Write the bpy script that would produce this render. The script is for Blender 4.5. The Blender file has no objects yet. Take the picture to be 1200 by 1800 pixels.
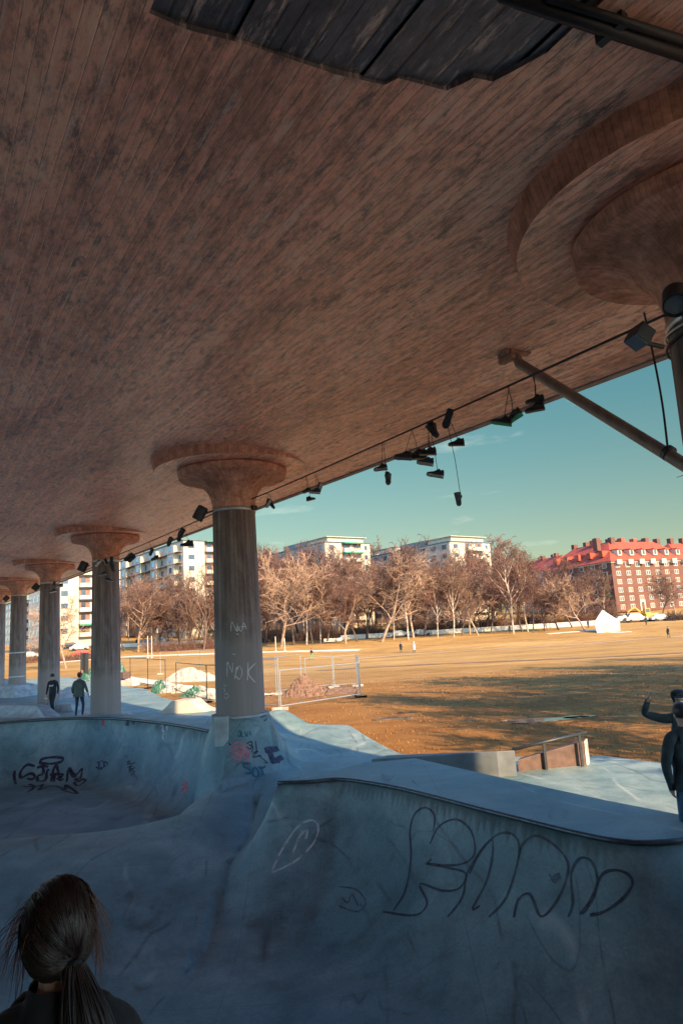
import bpy, bmesh, math, random
import numpy as np
from mathutils import Vector, Matrix
from mathutils.bvhtree import BVHTree

C = bpy.context.scene
COL = C.collection
R = math.radians
# ------------------------------------------------------------------ camera
F = 1200.0; W, H = 1200.0, 1800.0          # the photograph's pixels
CAM = Vector((0, 0, 2.95))
PITCH = math.atan(209.6 / F); ROLL = math.atan(0.061)
F0 = Vector((0, math.cos(PITCH), math.sin(PITCH)))
U0 = Vector((0, -math.sin(PITCH), math.cos(PITCH)))
R0 = Vector((1, 0, 0))
RR = R0 * math.cos(ROLL) - U0 * math.sin(ROLL)
UU = R0 * math.sin(ROLL) + U0 * math.cos(ROLL)
cd = bpy.data.cameras.new('camera'); cam = bpy.data.objects.new('camera', cd); COL.objects.link(cam)
m3 = Matrix((RR, UU, -F0)).transposed()
cam.matrix_world = Matrix.Translation(CAM) @ m3.to_4x4()
cd.sensor_fit = 'HORIZONTAL'; cd.sensor_width = 36; cd.lens = 36
cd.clip_end = 2000; cd.clip_start = 0.05
C.camera = cam
# ------------------------------------------------------------------ sky, sun, exposure
SUN_AZ, SUN_EL = R(147.4), R(28)
w = bpy.data.worlds.new('World'); C.world = w; w.use_nodes = True
nt = w.node_tree; bg = nt.nodes['Background']
sky = nt.nodes.new('ShaderNodeTexSky'); sky.sky_type = 'NISHITA'; sky.sun_disc = False
sky.sun_elevation = SUN_EL; sky.sun_rotation = SUN_AZ; sky.air_density = 1.0; sky.dust_density = 0.6; sky.ozone_density = 2.0
tc = nt.nodes.new('ShaderNodeTexCoord'); sep = nt.nodes.new('ShaderNodeSeparateXYZ')
nt.links.new(tc.outputs['Generated'], sep.inputs[0])
rp = nt.nodes.new('ShaderNodeValToRGB')
rp.color_ramp.elements[0].position = 0.0; rp.color_ramp.elements[0].color = (0.269, 0.211, 0.134, 1)
rp.color_ramp.elements[1].position = 0.5; rp.color_ramp.elements[1].color = (0.36, 0.80, 1.05, 1)
e = rp.color_ramp.elements.new(0.14); e.color = (0.230, 0.237, 0.157, 1)
e = rp.color_ramp.elements.new(0.34); e.color = (0.160, 0.275, 0.198, 1)
nt.links.new(sep.outputs['Z'], rp.inputs[0])
mx = nt.nodes.new('ShaderNodeMix'); mx.data_type = 'RGBA'; mx.blend_type = 'MULTIPLY'; mx.inputs[0].default_value = 1
dt = nt.nodes.new('ShaderNodeVectorMath'); dt.operation = 'DOT_PRODUCT'; dt.inputs[1].default_value = (0.25, 0.968, 0)
nt.links.new(tc.outputs['Generated'], dt.inputs[0])
fr_ = nt.nodes.new('ShaderNodeValToRGB'); fr_.color_ramp.elements[0].position = 0.25; fr_.color_ramp.elements[1].position = 0.75
nt.links.new(dt.outputs['Value'], fr_.inputs[0])
ms = nt.nodes.new('ShaderNodeMix'); ms.data_type = 'RGBA'; nt.links.new(fr_.outputs[0], ms.inputs[0])
ms.inputs[6].default_value = (0.62, 0.90, 1.10, 1); nt.links.new(rp.outputs[0], ms.inputs[7])
nt.links.new(sky.outputs[0], mx.inputs[6]); nt.links.new(ms.outputs[2], mx.inputs[7])
# thin cloud wisps
mpg = nt.nodes.new('ShaderNodeMapping'); mpg.inputs['Scale'].default_value = (5, 5, 26)
cn = nt.nodes.new('ShaderNodeTexNoise'); cn.inputs['Scale'].default_value = 1.6; cn.inputs['Detail'].default_value = 5
nt.links.new(tc.outputs['Generated'], mpg.inputs[0]); nt.links.new(mpg.outputs[0], cn.inputs['Vector'])
cr = nt.nodes.new('ShaderNodeValToRGB'); cr.color_ramp.elements[0].position = 0.64; cr.color_ramp.elements[1].position = 0.86
cr.color_ramp.elements[1].color = (0.16, 0.16, 0.16, 1)
nt.links.new(cn.outputs['Fac'], cr.inputs[0])
mc = nt.nodes.new('ShaderNodeMix'); mc.data_type = 'RGBA'
nt.links.new(cr.outputs[0], mc.inputs[0]); nt.links.new(mx.outputs[2], mc.inputs[6]); mc.inputs[7].default_value = (5.2, 4.8, 3.9, 1)
nt.links.new(mc.outputs[2], bg.inputs[0]); bg.inputs[1].default_value = 0.14
ld = bpy.data.lights.new('sun', 'SUN'); ld.energy = 3.9; ld.angle = R(0.5); ld.color = (1.0, 0.70, 0.40)
sun = bpy.data.objects.new('sun', ld); COL.objects.link(sun)
SUND = Vector((math.sin(SUN_AZ) * math.cos(SUN_EL), math.cos(SUN_AZ) * math.cos(SUN_EL), math.sin(SUN_EL)))
sun.rotation_euler = SUND.to_track_quat('Z', 'Y').to_euler(); sun.location = (20, -40, 40)
C.view_settings.view_transform = 'Standard'; C.view_settings.look = 'None'
C.view_settings.exposure = 1.72; C.view_settings.gamma = 1
C.cycles.use_denoising = True; C.cycles.max_bounces = 8; C.cycles.diffuse_bounces = 5
C.cycles.sample_clamp_indirect = 6

# ------------------------------------------------------------------ pixel to world
def ray(x, y):
    return (F0 * F + RR * (x - W / 2) + UU * (H / 2 - y)).normalized()
def at_z(x, y, z):
    d = ray(x, y); t = (z - CAM.z) / d.z; return CAM + d * t
def at_Y(x, y, Y):
    d = ray(x, y); return CAM + d * (Y / d.y)
def proj(p):
    q = Vector(p) - CAM; f = q.dot(F0)
    return (W / 2 + F * q.dot(RR) / f, H / 2 - F * q.dot(UU) / f)

# ------------------------------------------------------------------ object helpers
def tag(o, label=None, cat=None, group=None, kind=None):
    if label: o['label'] = label
    if cat: o['category'] = cat
    if group: o['group'] = group
    if kind: o['kind'] = kind
    return o
def empty(name, loc=(0, 0, 0), rz=0):
    o = bpy.data.objects.new(name, None); COL.objects.link(o); o.location = loc; o.rotation_euler = (0, 0, rz); return o
def copy_tree(o, parent=None):
    c = o.copy(); COL.objects.link(c); c.parent = parent
    for ch in list(o.children): copy_tree(ch, c)
    return c
class MB:
    def __init__(s): s.v = []; s.f = []; s.m = []
    def add(s, vs, fs, mi=0):
        n = len(s.v); s.v += [tuple(v) for v in vs]; s.f += [tuple(i + n for i in f) for f in fs]; s.m += [mi] * len(fs); return s
    def box(s, c, size, rz=0, mi=0, taper=1.0):
        cx, cy, cz = c; a, b, h = size[0] / 2, size[1] / 2, size[2] / 2
        co, si = math.cos(rz), math.sin(rz); vs = []
        for k, dz in enumerate((-h, h)):
            t = 1 if k == 0 else taper
            for dx, dy in ((-a, -b), (a, -b), (a, b), (-a, b)):
                dx *= t; dy *= t
                vs.append((cx + dx * co - dy * si, cy + dx * si + dy * co, cz + dz))
        return s.add(vs, [(0, 3, 2, 1), (4, 5, 6, 7), (0, 1, 5, 4), (1, 2, 6, 5), (2, 3, 7, 6), (3, 0, 4, 7)], mi)
    def obox(s, o, ax, ay, az, mi=0):      # corner and three edge vectors
        o = Vector(o); ax, ay, az = Vector(ax), Vector(ay), Vector(az)
        vs = [o, o + ax, o + ax + ay, o + ay, o + az, o + ax + az, o + ax + ay + az, o + ay + az]
        return s.add(vs, [(0, 3, 2, 1), (4, 5, 6, 7), (0, 1, 5, 4), (1, 2, 6, 5), (2, 3, 7, 6), (3, 0, 4, 7)], mi)
    def tube(s, pts, r, n=6, mi=0, cap=True):
        pts = [Vector(p) for p in pts]; rs = r if isinstance(r, (list, tuple)) else [r] * len(pts)
        vs = []; ref = None
        for i, p in enumerate(pts):
            t = (pts[min(i + 1, len(pts) - 1)] - pts[max(i - 1, 0)])
            if t.length < 1e-9: t = Vector((0, 0, 1))
            t.normalize()
            if ref is None: ref = t.orthogonal().normalized()
            a = (ref - t * ref.dot(t))
            a = a.normalized() if a.length > 1e-6 else t.orthogonal().normalized()
            ref = a; b = t.cross(a)
            for k in range(n):
                an = 2 * math.pi * k / n; vs.append(p + (a * math.cos(an) + b * math.sin(an)) * rs[i])
        fs = []
        for i in range(len(pts) - 1):
            for k in range(n):
                k2 = (k + 1) % n; fs.append((i * n + k, i * n + k2, (i + 1) * n + k2, (i + 1) * n + k))
        if cap: fs.append(tuple(range(n))[::-1]); fs.append(tuple((len(pts) - 1) * n + k for k in range(n)))
        return s.add(vs, fs, mi)
    def lathe(s, prof, c=(0, 0, 0), n=48, mi=0):
        vs = [(c[0] + r * math.cos(2 * math.pi * k / n), c[1] + r * math.sin(2 * math.pi * k / n), c[2] + z) for r, z in prof for k in range(n)]
        fs = [(i * n + k, i * n + (k + 1) % n, (i + 1) * n + (k + 1) % n, (i + 1) * n + k) for i in range(len(prof) - 1) for k in range(n)]
        return s.add(vs, fs, mi)
    def prism(s, pts, z0, z1, mi=0):
        n = len(pts); vs = [(p[0], p[1], z0) for p in pts] + [(p[0], p[1], z1) for p in pts]
        fs = [tuple(range(n))[::-1], tuple(range(n, 2 * n))] + [(i, (i + 1) % n, n + (i + 1) % n, n + i) for i in range(n)]
        return s.add(vs, fs, mi)
    def ell(s, c, r, n=12, m=8, mi=0):
        vs = []; fs = []
        for i in range(m + 1):
            th = math.pi * i / m
            for k in range(n):
                ph = 2 * math.pi * k / n
                vs.append((c[0] + r[0] * math.sin(th) * math.cos(ph), c[1] + r[1] * math.sin(th) * math.sin(ph), c[2] + r[2] * math.cos(th)))
        for i in range(m):
            for k in range(n): fs.append((i * n + k, (i + 1) * n + k, (i + 1) * n + (k + 1) % n, i * n + (k + 1) % n))
        return s.add(vs, fs, mi)
    def build(s, name, mats, parent=None, smooth=False, loc=None, bevel=0, auto=False):
        me = bpy.data.meshes.new(name); me.from_pydata(s.v, [], s.f)
        for m in (mats if isinstance(mats, (list, tuple)) else [mats]): me.materials.append(m)
        if any(s.m): me.polygons.foreach_set('material_index', s.m)
        bm = bmesh.new(); bm.from_mesh(me); bmesh.ops.recalc_face_normals(bm, faces=bm.faces); bm.to_mesh(me); bm.free()
        if smooth: me.polygons.foreach_set('use_smooth', [True] * len(me.polygons))
        if auto: me.set_sharp_from_angle(angle=R(35))
        o = bpy.data.objects.new(name, me); COL.objects.link(o)
        if parent: o.parent = parent
        if loc is not None: o.location = loc
        if bevel:
            b = o.modifiers.new('bevel', 'BEVEL'); b.width = bevel; b.segments = 2; b.limit_method = 'ANGLE'
        return o

# ------------------------------------------------------------------ materials
def mat(name, col, rough=0.7, var=0.15, scale=6, metal=0, bump=0, spec=0.5, col2=None, stretch=None, detail=6):
    m = bpy.data.materials.new(name); m.use_nodes = True; t = m.node_tree; b = t.nodes['Principled BSDF']
    b.inputs['Roughness'].default_value = rough; b.inputs['Metallic'].default_value = metal
    b.inputs['Specular IOR Level'].default_value = spec
    co = t.nodes.new('ShaderNodeTexCoord'); mp = t.nodes.new('ShaderNodeMapping')
    if stretch: mp.inputs['Scale'].default_value = stretch
    t.links.new(co.outputs['Object'], mp.inputs[0])
    n = t.nodes.new('ShaderNodeTexNoise'); n.inputs['Scale'].default_value = scale; n.inputs['Detail'].default_value = detail
    t.links.new(mp.outputs[0], n.inputs['Vector'])
    r = t.nodes.new('ShaderNodeValToRGB'); r.color_ramp.elements[0].position = 0.3; r.color_ramp.elements[1].position = 0.7
    c2 = col2 if col2 else tuple(min(1, c * (1 + var)) for c in col)
    c1 = col if col2 else tuple(c * (1 - var) for c in col)
    r.color_ramp.elements[0].color = (*c1, 1); r.color_ramp.elements[1].color = (*c2, 1)
    t.links.new(n.outputs['Fac'], r.inputs[0]); t.links.new(r.outputs[0], b.inputs['Base Color'])
    if bump:
        bp = t.nodes.new('ShaderNodeBump'); bp.inputs['Strength'].default_value = bump; bp.inputs['Distance'].default_value = 0.02
        t.links.new(n.outputs['Fac'], bp.inputs['Height']); t.links.new(bp.outputs[0], b.inputs['Normal'])
    return m
class NT:
    """small helper for longer node graphs"""
    def __init__(s, name):
        s.m = bpy.data.materials.new(name); s.m.use_nodes = True; s.t = s.m.node_tree; s.b = s.t.nodes['Principled BSDF']
        s.co = s.t.nodes.new('ShaderNodeTexCoord')
    def link(s, a, b): s.t.links.new(a, b)
    def map(s, scale, src=None, loc=(0, 0, 0), rot=(0, 0, 0)):
        n = s.t.nodes.new('ShaderNodeMapping'); n.inputs['Scale'].default_value = scale; n.inputs['Location'].default_value = loc; n.inputs['Rotation'].default_value = rot
        s.link(src or s.co.outputs['Object'], n.inputs[0]); return n.outputs[0]
    def noise(s, vec, scale, detail=6, rough=0.55, dist=0):
        n = s.t.nodes.new('ShaderNodeTexNoise'); n.inputs['Scale'].default_value = scale; n.inputs['Detail'].default_value = detail
        n.inputs['Roughness'].default_value = rough; n.inputs['Distortion'].default_value = dist; s.link(vec, n.inputs['Vector']); return n.outputs['Fac']
    def ramp(s, fac, stops):
        n = s.t.nodes.new('ShaderNodeValToRGB'); cr = n.color_ramp
        while len(cr.elements) < len(stops): cr.elements.new(0.5)
        for e, (p, c) in zip(cr.elements, stops):
            e.position = p; e.color = (*c, 1) if not isinstance(c, (int, float)) else (c, c, c, 1)
        s.link(fac, n.inputs[0]); return n.outputs[0]
    def mix(s, a, b, fac, mode='MIX'):
        n = s.t.nodes.new('ShaderNodeMix'); n.data_type = 'RGBA'; n.blend_type = mode
        for k, v in ((0, fac), (6, a), (7, b)):
            if isinstance(v, (int, float)): n.inputs[k].default_value = v
            elif isinstance(v, tuple): n.inputs[k].default_value = (*v, 1)
            else: s.link(v, n.inputs[k])
        return n.outputs[2]
    def math(s, op, a, b=0, c=0):
        n = s.t.nodes.new('ShaderNodeMath'); n.operation = op
        for k, v in enumerate((a, b, c)):
            if isinstance(v, (int, float)): n.inputs[k].default_value = v
            else: s.link(v, n.inputs[k])
        return n.outputs[0]
    def xyz(s, vec=None):
        n = s.t.nodes.new('ShaderNodeSeparateXYZ'); s.link(vec or s.co.outputs['Object'], n.inputs[0]); return n.outputs
    def white(s, val):
        n = s.t.nodes.new('ShaderNodeTexWhiteNoise'); n.noise_dimensions = '1D'; s.link(val, n.inputs['W']); return n.outputs['Value']
    def bump(s, h, strength=0.4, dist=0.02):
        n = s.t.nodes.new('ShaderNodeBump'); n.inputs['Strength'].default_value = strength; n.inputs['Distance'].default_value = dist
        s.link(h, n.inputs['Height']); s.link(n.outputs[0], s.b.inputs['Normal'])
    def done(s, col, rough=0.8, spec=0.3):
        if isinstance(col, tuple): s.b.inputs['Base Color'].default_value = (*col, 1)
        else: s.link(col, s.b.inputs['Base Color'])
        if isinstance(rough, (int, float)): s.b.inputs['Roughness'].default_value = rough
        else: s.link(rough, s.b.inputs['Roughness'])
        s.b.inputs['Specular IOR Level'].default_value = spec
        return s.m

def soffit_mat(name, base, board=0.115, dark=1.0):
    g = NT(name); x, y, z = g.xyz()
    row = g.math('FLOOR', g.math('DIVIDE', y, board)); fr = g.math('FRACT', g.math('DIVIDE', y, board))
    wn = g.white(row)
    shift = g.math('MULTIPLY', wn, 37.0)
    cmb = g.t.nodes.new('ShaderNodeCombineXYZ'); g.link(g.math('ADD', x, shift), cmb.inputs[0]); g.link(y, cmb.inputs[1])
    c2_ = g.t.nodes.new('ShaderNodeCombineXYZ'); g.link(g.math('ADD', x, g.math('MULTIPLY', wn, 0.55)), c2_.inputs[0]); g.link(y, c2_.inputs[1]); cmb2 = c2_.outputs[0]
    grain = g.noise(g.map((0.5, 9, 1), cmb.outputs[0]), 2.2, 8, 0.65)
    blot = g.noise(g.map((0.30, 1.0, 1)), 0.7, 9, 0.72, 0.4)
    fine = g.noise(g.map((1.0, 2.8, 1)), 4.4, 10, 0.78)
    c = g.ramp(blot, [(0.30, tuple(k * 0.30 * dark for k in base)), (0.47, tuple(k * 0.80 for k in base)), (0.66, tuple(min(1, k * 1.25) for k in base))])
    c = g.mix(c, g.ramp(fine, [(0.35, 0.28), (0.48, 1.0), (0.62, 1.5)]), 0.85, 'MULTIPLY')
    c = g.mix(c, g.ramp(grain, [(0.3, 0.70), (0.6, 1.1)]), 0.6, 'MULTIPLY')
    c = g.mix(c, g.ramp(wn, [(0, 0.84), (1, 1.14)]), 0.75, 'MULTIPLY')
    soot = g.noise(g.map((0.8, 2.2, 1), cmb2, loc=(7, 3, 0)), 2.0, 10, 0.78, 0.3)
    c = g.mix(c, (0.075, 0.075, 0.08), g.ramp(soot, [(0.53, 0.0), (0.63, 0.8)]))
    pale = g.noise(g.map((0.6, 3.2, 1), cmb2, loc=(1, 9, 0)), 2.4, 10, 0.78)
    c = g.mix(c, (0.95, 0.72, 0.58), g.ramp(pale, [(0.53, 0.0), (0.62, 0.6)]))
    edge = g.math('MINIMUM', fr, g.math('SUBTRACT', 1.0, fr))
    groove = g.ramp(edge, [(0.0, 0.0), (0.06, 1.0)])
    c = g.mix((0.03, 0.025, 0.025), c, g.math('ADD', g.math('MULTIPLY', groove, 0.54), 0.46))
    h = g.math('ADD', g.math('MULTIPLY', groove, 0.6), g.math('ADD', g.math('MULTIPLY', grain, 0.6), g.math('MULTIPLY', wn, 0.5)))
    g.bump(h, 0.4, 0.02)
    return g.done(c, 0.42, 0.85)
M = {}
M['soffit'] = soffit_mat('board marked concrete', (0.98, 0.47, 0.31))
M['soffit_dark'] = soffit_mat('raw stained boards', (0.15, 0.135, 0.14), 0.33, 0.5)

def column_mat():
    g = NT('column concrete'); x, y, z = g.xyz()
    ang = g.math('ARCTAN2', y, x); k = g.math('MULTIPLY', ang, 5.6)
    row = g.math('FLOOR', k); fr = g.math('FRACT', k); wn = g.white(row)
    cmb = g.t.nodes.new('ShaderNodeCombineXYZ'); g.link(ang, cmb.inputs[0]); g.link(z, cmb.inputs[1])
    st = g.noise(g.map((3.2, 0.14, 1), cmb.outputs[0]), 2.0, 7, 0.6)
    big = g.noise(g.map((1.2, 0.45, 1), cmb.outputs[0]), 1.5, 7, 0.6, 0.5)
    fine = g.noise(g.map((1, 1, 1)), 14, 6, 0.7)
    c = g.ramp(st, [(0.3, (0.115, 0.085, 0.07)), (0.5, (0.215, 0.16, 0.135)), (0.72, (0.36, 0.265, 0.215))])
    c = g.mix(c, g.ramp(big, [(0.32, 0.5), (0.6, 1.1)]), 0.8, 'MULTIPLY')
    c = g.mix(c, g.ramp(fine, [(0.3, 0.8), (0.7, 1.12)]), 0.8, 'MULTIPLY')
    edge = g.math('MINIMUM', fr, g.math('SUBTRACT', 1.0, fr))
    gr = g.ramp(edge, [(0.0, 0.0), (0.06, 1.0)])
    c = g.mix(c, g.ramp(gr, [(0, 0.6), (1, 1.0)]), 0.35, 'MULTIPLY')
    # painted-over band near the foot, with a ragged upper edge
    rag = g.math('ADD', z, g.math('MULTIPLY', g.noise(g.map((1, 1, 1)), 1.6, 5), 1.8))
    c = g.mix((0.28, 0.235, 0.21), c, g.ramp(g.math('DIVIDE', rag, 6.0), [(0.44, 0.25), (0.56, 1.0)]))
    g.bump(g.math('ADD', fine, g.math('MULTIPLY', gr, 0.5)), 0.35, 0.01)
    return g.done(c, 0.85, 0.25)
M['column'] = column_mat()
def capital_mat():
    g = NT('capital concrete'); x, y, z = g.xyz()
    ang = g.math('ARCTAN2', y, x); k = g.math('MULTIPLY', ang, 26.0)
    row = g.math('FLOOR', k); fr = g.math('FRACT', k); wn = g.white(row)
    n1 = g.noise(g.map((1, 1, 1)), 2.2, 8, 0.65, 0.4); n2 = g.noise(g.map((1, 1, 1)), 9, 7, 0.7)
    c = g.ramp(n1, [(0.3, (0.36, 0.17, 0.11)), (0.52, (0.64, 0.32, 0.215)), (0.75, (0.86, 0.46, 0.31))])
    c = g.mix(c, g.ramp(n2, [(0.35, 0.55), (0.6, 1.1)]), 0.8, 'MULTIPLY')
    c = g.mix(c, g.ramp(wn, [(0, 0.8), (1, 1.1)]), 0.8, 'MULTIPLY')
    edge = g.math('MINIMUM', fr, g.math('SUBTRACT', 1.0, fr))
    gr = g.ramp(edge, [(0.0, 0.0), (0.12, 1.0)])
    c = g.mix(c, g.ramp(gr, [(0, 0.6), (1, 1.0)]), 0.7, 'MULTIPLY')
    g.bump(g.math('ADD', n2, g.math('MULTIPLY', gr, 0.5)), 0.4, 0.012)
    return g.done(c, 0.88, 0.2)
M['capital'] = capital_mat()
def skate_mat():
    g = NT('skatepark concrete')
    n1 = g.noise(g.map((1, 1, 1)), 0.55, 8, 0.6, 0.6); n2 = g.noise(g.map((1, 1, 1), loc=(5, 2, 1)), 2.6, 9, 0.68, 0.3)
    n3 = g.noise(g.map((1, 1, 1)), 30, 5, 0.7)
    sw = g.noise(g.map((0.5, 2.2, 1), rot=(0, 0, 0.5)), 1.1, 8, 0.65, 1.0)
    c = g.ramp(n1, [(0.3, (0.105, 0.185, 0.195)), (0.5, (0.18, 0.265, 0.27)), (0.7, (0.275, 0.35, 0.34))])
    c = g.mix(c, g.ramp(n2, [(0.34, 0.68), (0.5, 1.0), (0.68, 1.2)]), 0.75, 'MULTIPLY')
    c = g.mix(c, g.ramp(sw, [(0.4, 0.86), (0.58, 1.0), (0.7, 1.15)]), 0.5, 'MULTIPLY')
    c = g.mix(c, g.ramp(n3, [(0.3, 0.78), (0.7, 1.18)]), 0.9, 'MULTIPLY')
    sc = g.noise(g.map((1.0, 9.0, 1), rot=(0, 0, 0.9)), 1.7, 9, 0.75, 0.4)
    c = g.mix(c, (0.52, 0.53, 0.50), g.ramp(sc, [(0.62, 0.0), (0.72, 0.30)]))
    sp = g.noise(g.map((1, 1, 1), loc=(3, 8, 2)), 5.0, 4, 0.6)
    c = g.mix(c, (0.07, 0.08, 0.085), g.ramp(sp, [(0.68, 0.0), (0.74, 0.4)]))
    x, y, z = g.xyz()
    for ax, per, ph in ((x, 2.9, 0.6), (y, 3.1, 0.2)):      # saw-cut joints
        f = g.math('FRACT', g.math('ADD', g.math('DIVIDE', ax, per), ph)); ed = g.math('MINIMUM', f, g.math('SUBTRACT', 1.0, f))
        c = g.mix((0.10, 0.11, 0.115), c, g.ramp(ed, [(0.0, 0.55), (0.0035, 1.0)]))
    for rot, sc_, th, colr, amt in ((0.4, 0.55, 0.016, (0.05, 0.055, 0.06), 0.6), (2.0, 0.8, 0.013, (0.05, 0.055, 0.06), 0.55), (1.2, 0.35, 0.010, (0.55, 0.56, 0.54), 0.4)):
        wv = g.noise(g.map((1.0, 0.32, 1), rot=(0, 0, rot), loc=(rot * 5, 2, 0)), sc_, 1.5, 0.4, 0.8)
        ln = g.math('ABSOLUTE', g.math('SUBTRACT', wv, 0.52)); br_ = g.noise(g.map((1, 1, 1), loc=(rot, 4, 1)), 1.3, 3)
        c = g.mix(c, colr, g.math('MULTIPLY', g.math('MULTIPLY', g.ramp(ln, [(0.0, 1.0), (th, 0.0)]), g.ramp(br_, [(0.48, 0.0), (0.6, 1.0)])), amt))
    vo = g.t.nodes.new('ShaderNodeTexVoronoi'); vo.feature = 'DISTANCE_TO_EDGE'; vo.inputs['Scale'].default_value = 0.17
    wob = g.t.nodes.new('ShaderNodeVectorMath'); wob.operation = 'ADD'; nz = g.t.nodes.new('ShaderNodeTexNoise'); nz.inputs['Scale'].default_value = 2.5; nz.inputs['Detail'].default_value = 6
    g.link(g.co.outputs['Object'], nz.inputs['Vector']); g.link(g.co.outputs['Object'], wob.inputs[0]); g.link(nz.outputs['Color'], wob.inputs[1]); g.link(wob.outputs[0], vo.inputs['Vector'])
    c = g.mix((0.06, 0.07, 0.075), c, g.ramp(vo.outputs['Distance'], [(0.0, 0.78), (0.004, 1.0)]))
    g.bump(g.math('ADD', n3, g.math('MULTIPLY', n2, 1.5)), 0.22, 0.012)
    rgh = g.ramp(n2, [(0.35, 0.42), (0.65, 0.62)])
    return g.done(c, rgh, 0.45)
M['skate'] = skate_mat()
def field_mat():
    g = NT('winter grass'); geo = g.t.nodes.new('ShaderNodeNewGeometry'); P = geo.outputs['Position']
    n1 = g.noise(g.map((0.5, 1.4, 1), P), 0.07, 8, 0.6, 0.6); n2 = g.noise(g.map((0.5, 1.6, 1), P), 0.5, 9, 0.68); n3 = g.noise(g.map((1, 1, 1), P), 5, 8, 0.75)
    c = g.ramp(n1, [(0.3, (0.32, 0.18, 0.058)), (0.5, (0.41, 0.24, 0.082)), (0.7, (0.50, 0.31, 0.118))])
    c = g.mix(c, g.ramp(n2, [(0.33, 0.52), (0.5, 0.92), (0.68, 1.15)]), 0.8, 'MULTIPLY')
    c = g.mix(c, g.ramp(n3, [(0.3, 0.55), (0.55, 1.0), (0.75, 1.2)]), 0.8, 'MULTIPLY')
    x, y, z = g.xyz(P)
    near = g.ramp(g.math('DIVIDE', y, 100.0), [(0.30, 1.0), (0.58, 0.0)])
    mud = g.noise(g.map((0.35, 1.2, 1), P, loc=(3, 1, 0)), 0.45, 9, 0.7, 0.5)
    mf = g.math('MULTIPLY', g.ramp(mud, [(0.42, 0.0), (0.60, 0.95)]), near)
    c = g.mix(c, (0.13, 0.062, 0.028), mf)
    c = g.mix(c, (0.25, 0.11, 0.032), g.math('MULTIPLY', near, 0.75))
    pale = g.noise(g.map((0.4, 1, 1), P, loc=(8, 4, 0)), 0.8, 8, 0.7)
    c = g.mix(c, (0.58, 0.37, 0.15), g.ramp(pale, [(0.56, 0.0), (0.70, 0.6)]))
    g.bump(n3, 0.8, 0.06)
    return g.done(c, 0.95, 0.1)
M['field'] = field_mat()
M['steel'] = mat('galvanised steel', (0.50, 0.50, 0.48), 0.42, 0.15, 20, metal=0.7)
M['coping'] = mat('worn steel coping', (0.09, 0.095, 0.10), 0.4, 0.3, 15, metal=0.6)
M['darkmetal'] = mat('dark enamel', (0.025, 0.03, 0.035), 0.45, 0.3, 12)
M['glass'] = mat('lamp glass', (0.16, 0.19, 0.21), 0.15, 0.1, 5)
M['wire'] = mat('black cable', (0.018, 0.018, 0.02), 0.6, 0.2, 30)
M['pipe'] = mat('brown drain pipe', (0.20, 0.145, 0.115), 0.45, 0.3, 7, stretch=(1, 1, 0.3))
M['rust'] = mat('rusty bracket', (0.34, 0.19, 0.12), 0.8, 0.4, 18)
M['edge'] = mat('edge beam concrete', (0.22, 0.18, 0.16), 0.8, 0.35, 3, bump=0.3)
M['conc'] = mat('weathered concrete', (0.33, 0.345, 0.34), 0.75, 0.28, 3, bump=0.2, detail=9)
M['conc_warm'] = mat('pale concrete', (0.48, 0.45, 0.38), 0.8, 0.18, 2.5, bump=0.2, detail=9)
M['brownboard'] = mat('brown ply and ledge shade', (0.10, 0.055, 0.04), 0.6, 0.3, 8)
def plain(name, col, rough=0.8, var=0.14, sc=10): return mat(name, col, rough, var, sc)
M['render_white'] = plain('cream facade render', (0.47, 0.41, 0.305), 0.85, 0.10, 0.4)
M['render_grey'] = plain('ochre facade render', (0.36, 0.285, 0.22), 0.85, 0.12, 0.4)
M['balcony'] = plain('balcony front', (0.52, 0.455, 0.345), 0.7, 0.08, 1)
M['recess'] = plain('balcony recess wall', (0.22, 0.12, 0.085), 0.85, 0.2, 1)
M['pane'] = mat('window pane', (0.05, 0.06, 0.075), 0.12, 0.3, 0.6, spec=0.6)
M['winframe'] = plain('white window frame', (0.46, 0.42, 0.34), 0.6, 0.05)
M['roofgrey'] = plain('roofing felt', (0.10, 0.13, 0.14), 0.8, 0.2, 1)
M['awning'] = plain('green awning', (0.015, 0.21, 0.12), 0.7, 0.1)
M['rooftile'] = mat('red roof tiles', (0.35, 0.058, 0.026), 0.7, 0.25, 1.2, bump=0.2)
def brick_mat():
    g = NT('red brick'); b = g.t.nodes.new('ShaderNodeTexBrick'); b.inputs['Scale'].default_value = 3.0
    b.inputs['Color1'].default_value = (0.15, 0.066, 0.045, 1); b.inputs['Color2'].default_value = (0.115, 0.048, 0.034, 1); b.inputs['Mortar'].default_value = (0.17, 0.105, 0.08, 1)
    cmb = g.t.nodes.new('ShaderNodeCombineXYZ'); x, y, z = g.xyz(); g.link(g.math('ADD', x, y), cmb.inputs[0]); g.link(z, cmb.inputs[1]); g.link(cmb.outputs[0], b.inputs['Vector'])
    n = g.noise(g.map((1, 1, 1)), 0.35, 6)
    return g.done(g.mix(b.outputs['Color'], g.ramp(n, [(0.3, 0.8), (0.7, 1.15)]), 0.8, 'MULTIPLY'), 0.85, 0.2)
M['brick'] = brick_mat()
def bark(name, a, b, sc=1.6): return mat(name, a, 0.85, 0, sc, col2=b, stretch=(1, 1, 3), spec=0.15)
M['birch'] = bark('birch bark', (0.22, 0.15, 0.11), (0.58, 0.48, 0.38))
M['limbark'] = bark('pale limb bark', (0.20, 0.13, 0.09), (0.42, 0.30, 0.21))
M['darkbark'] = bark('dark bark', (0.075, 0.05, 0.042), (0.16, 0.105, 0.08))
M['twig'] = bark('bare twigs', (0.105, 0.060, 0.043), (0.215, 0.130, 0.092), 0.5)
M['twig_red'] = bark('reddish twigs', (0.10, 0.052, 0.042), (0.20, 0.108, 0.08), 0.5)
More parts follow.
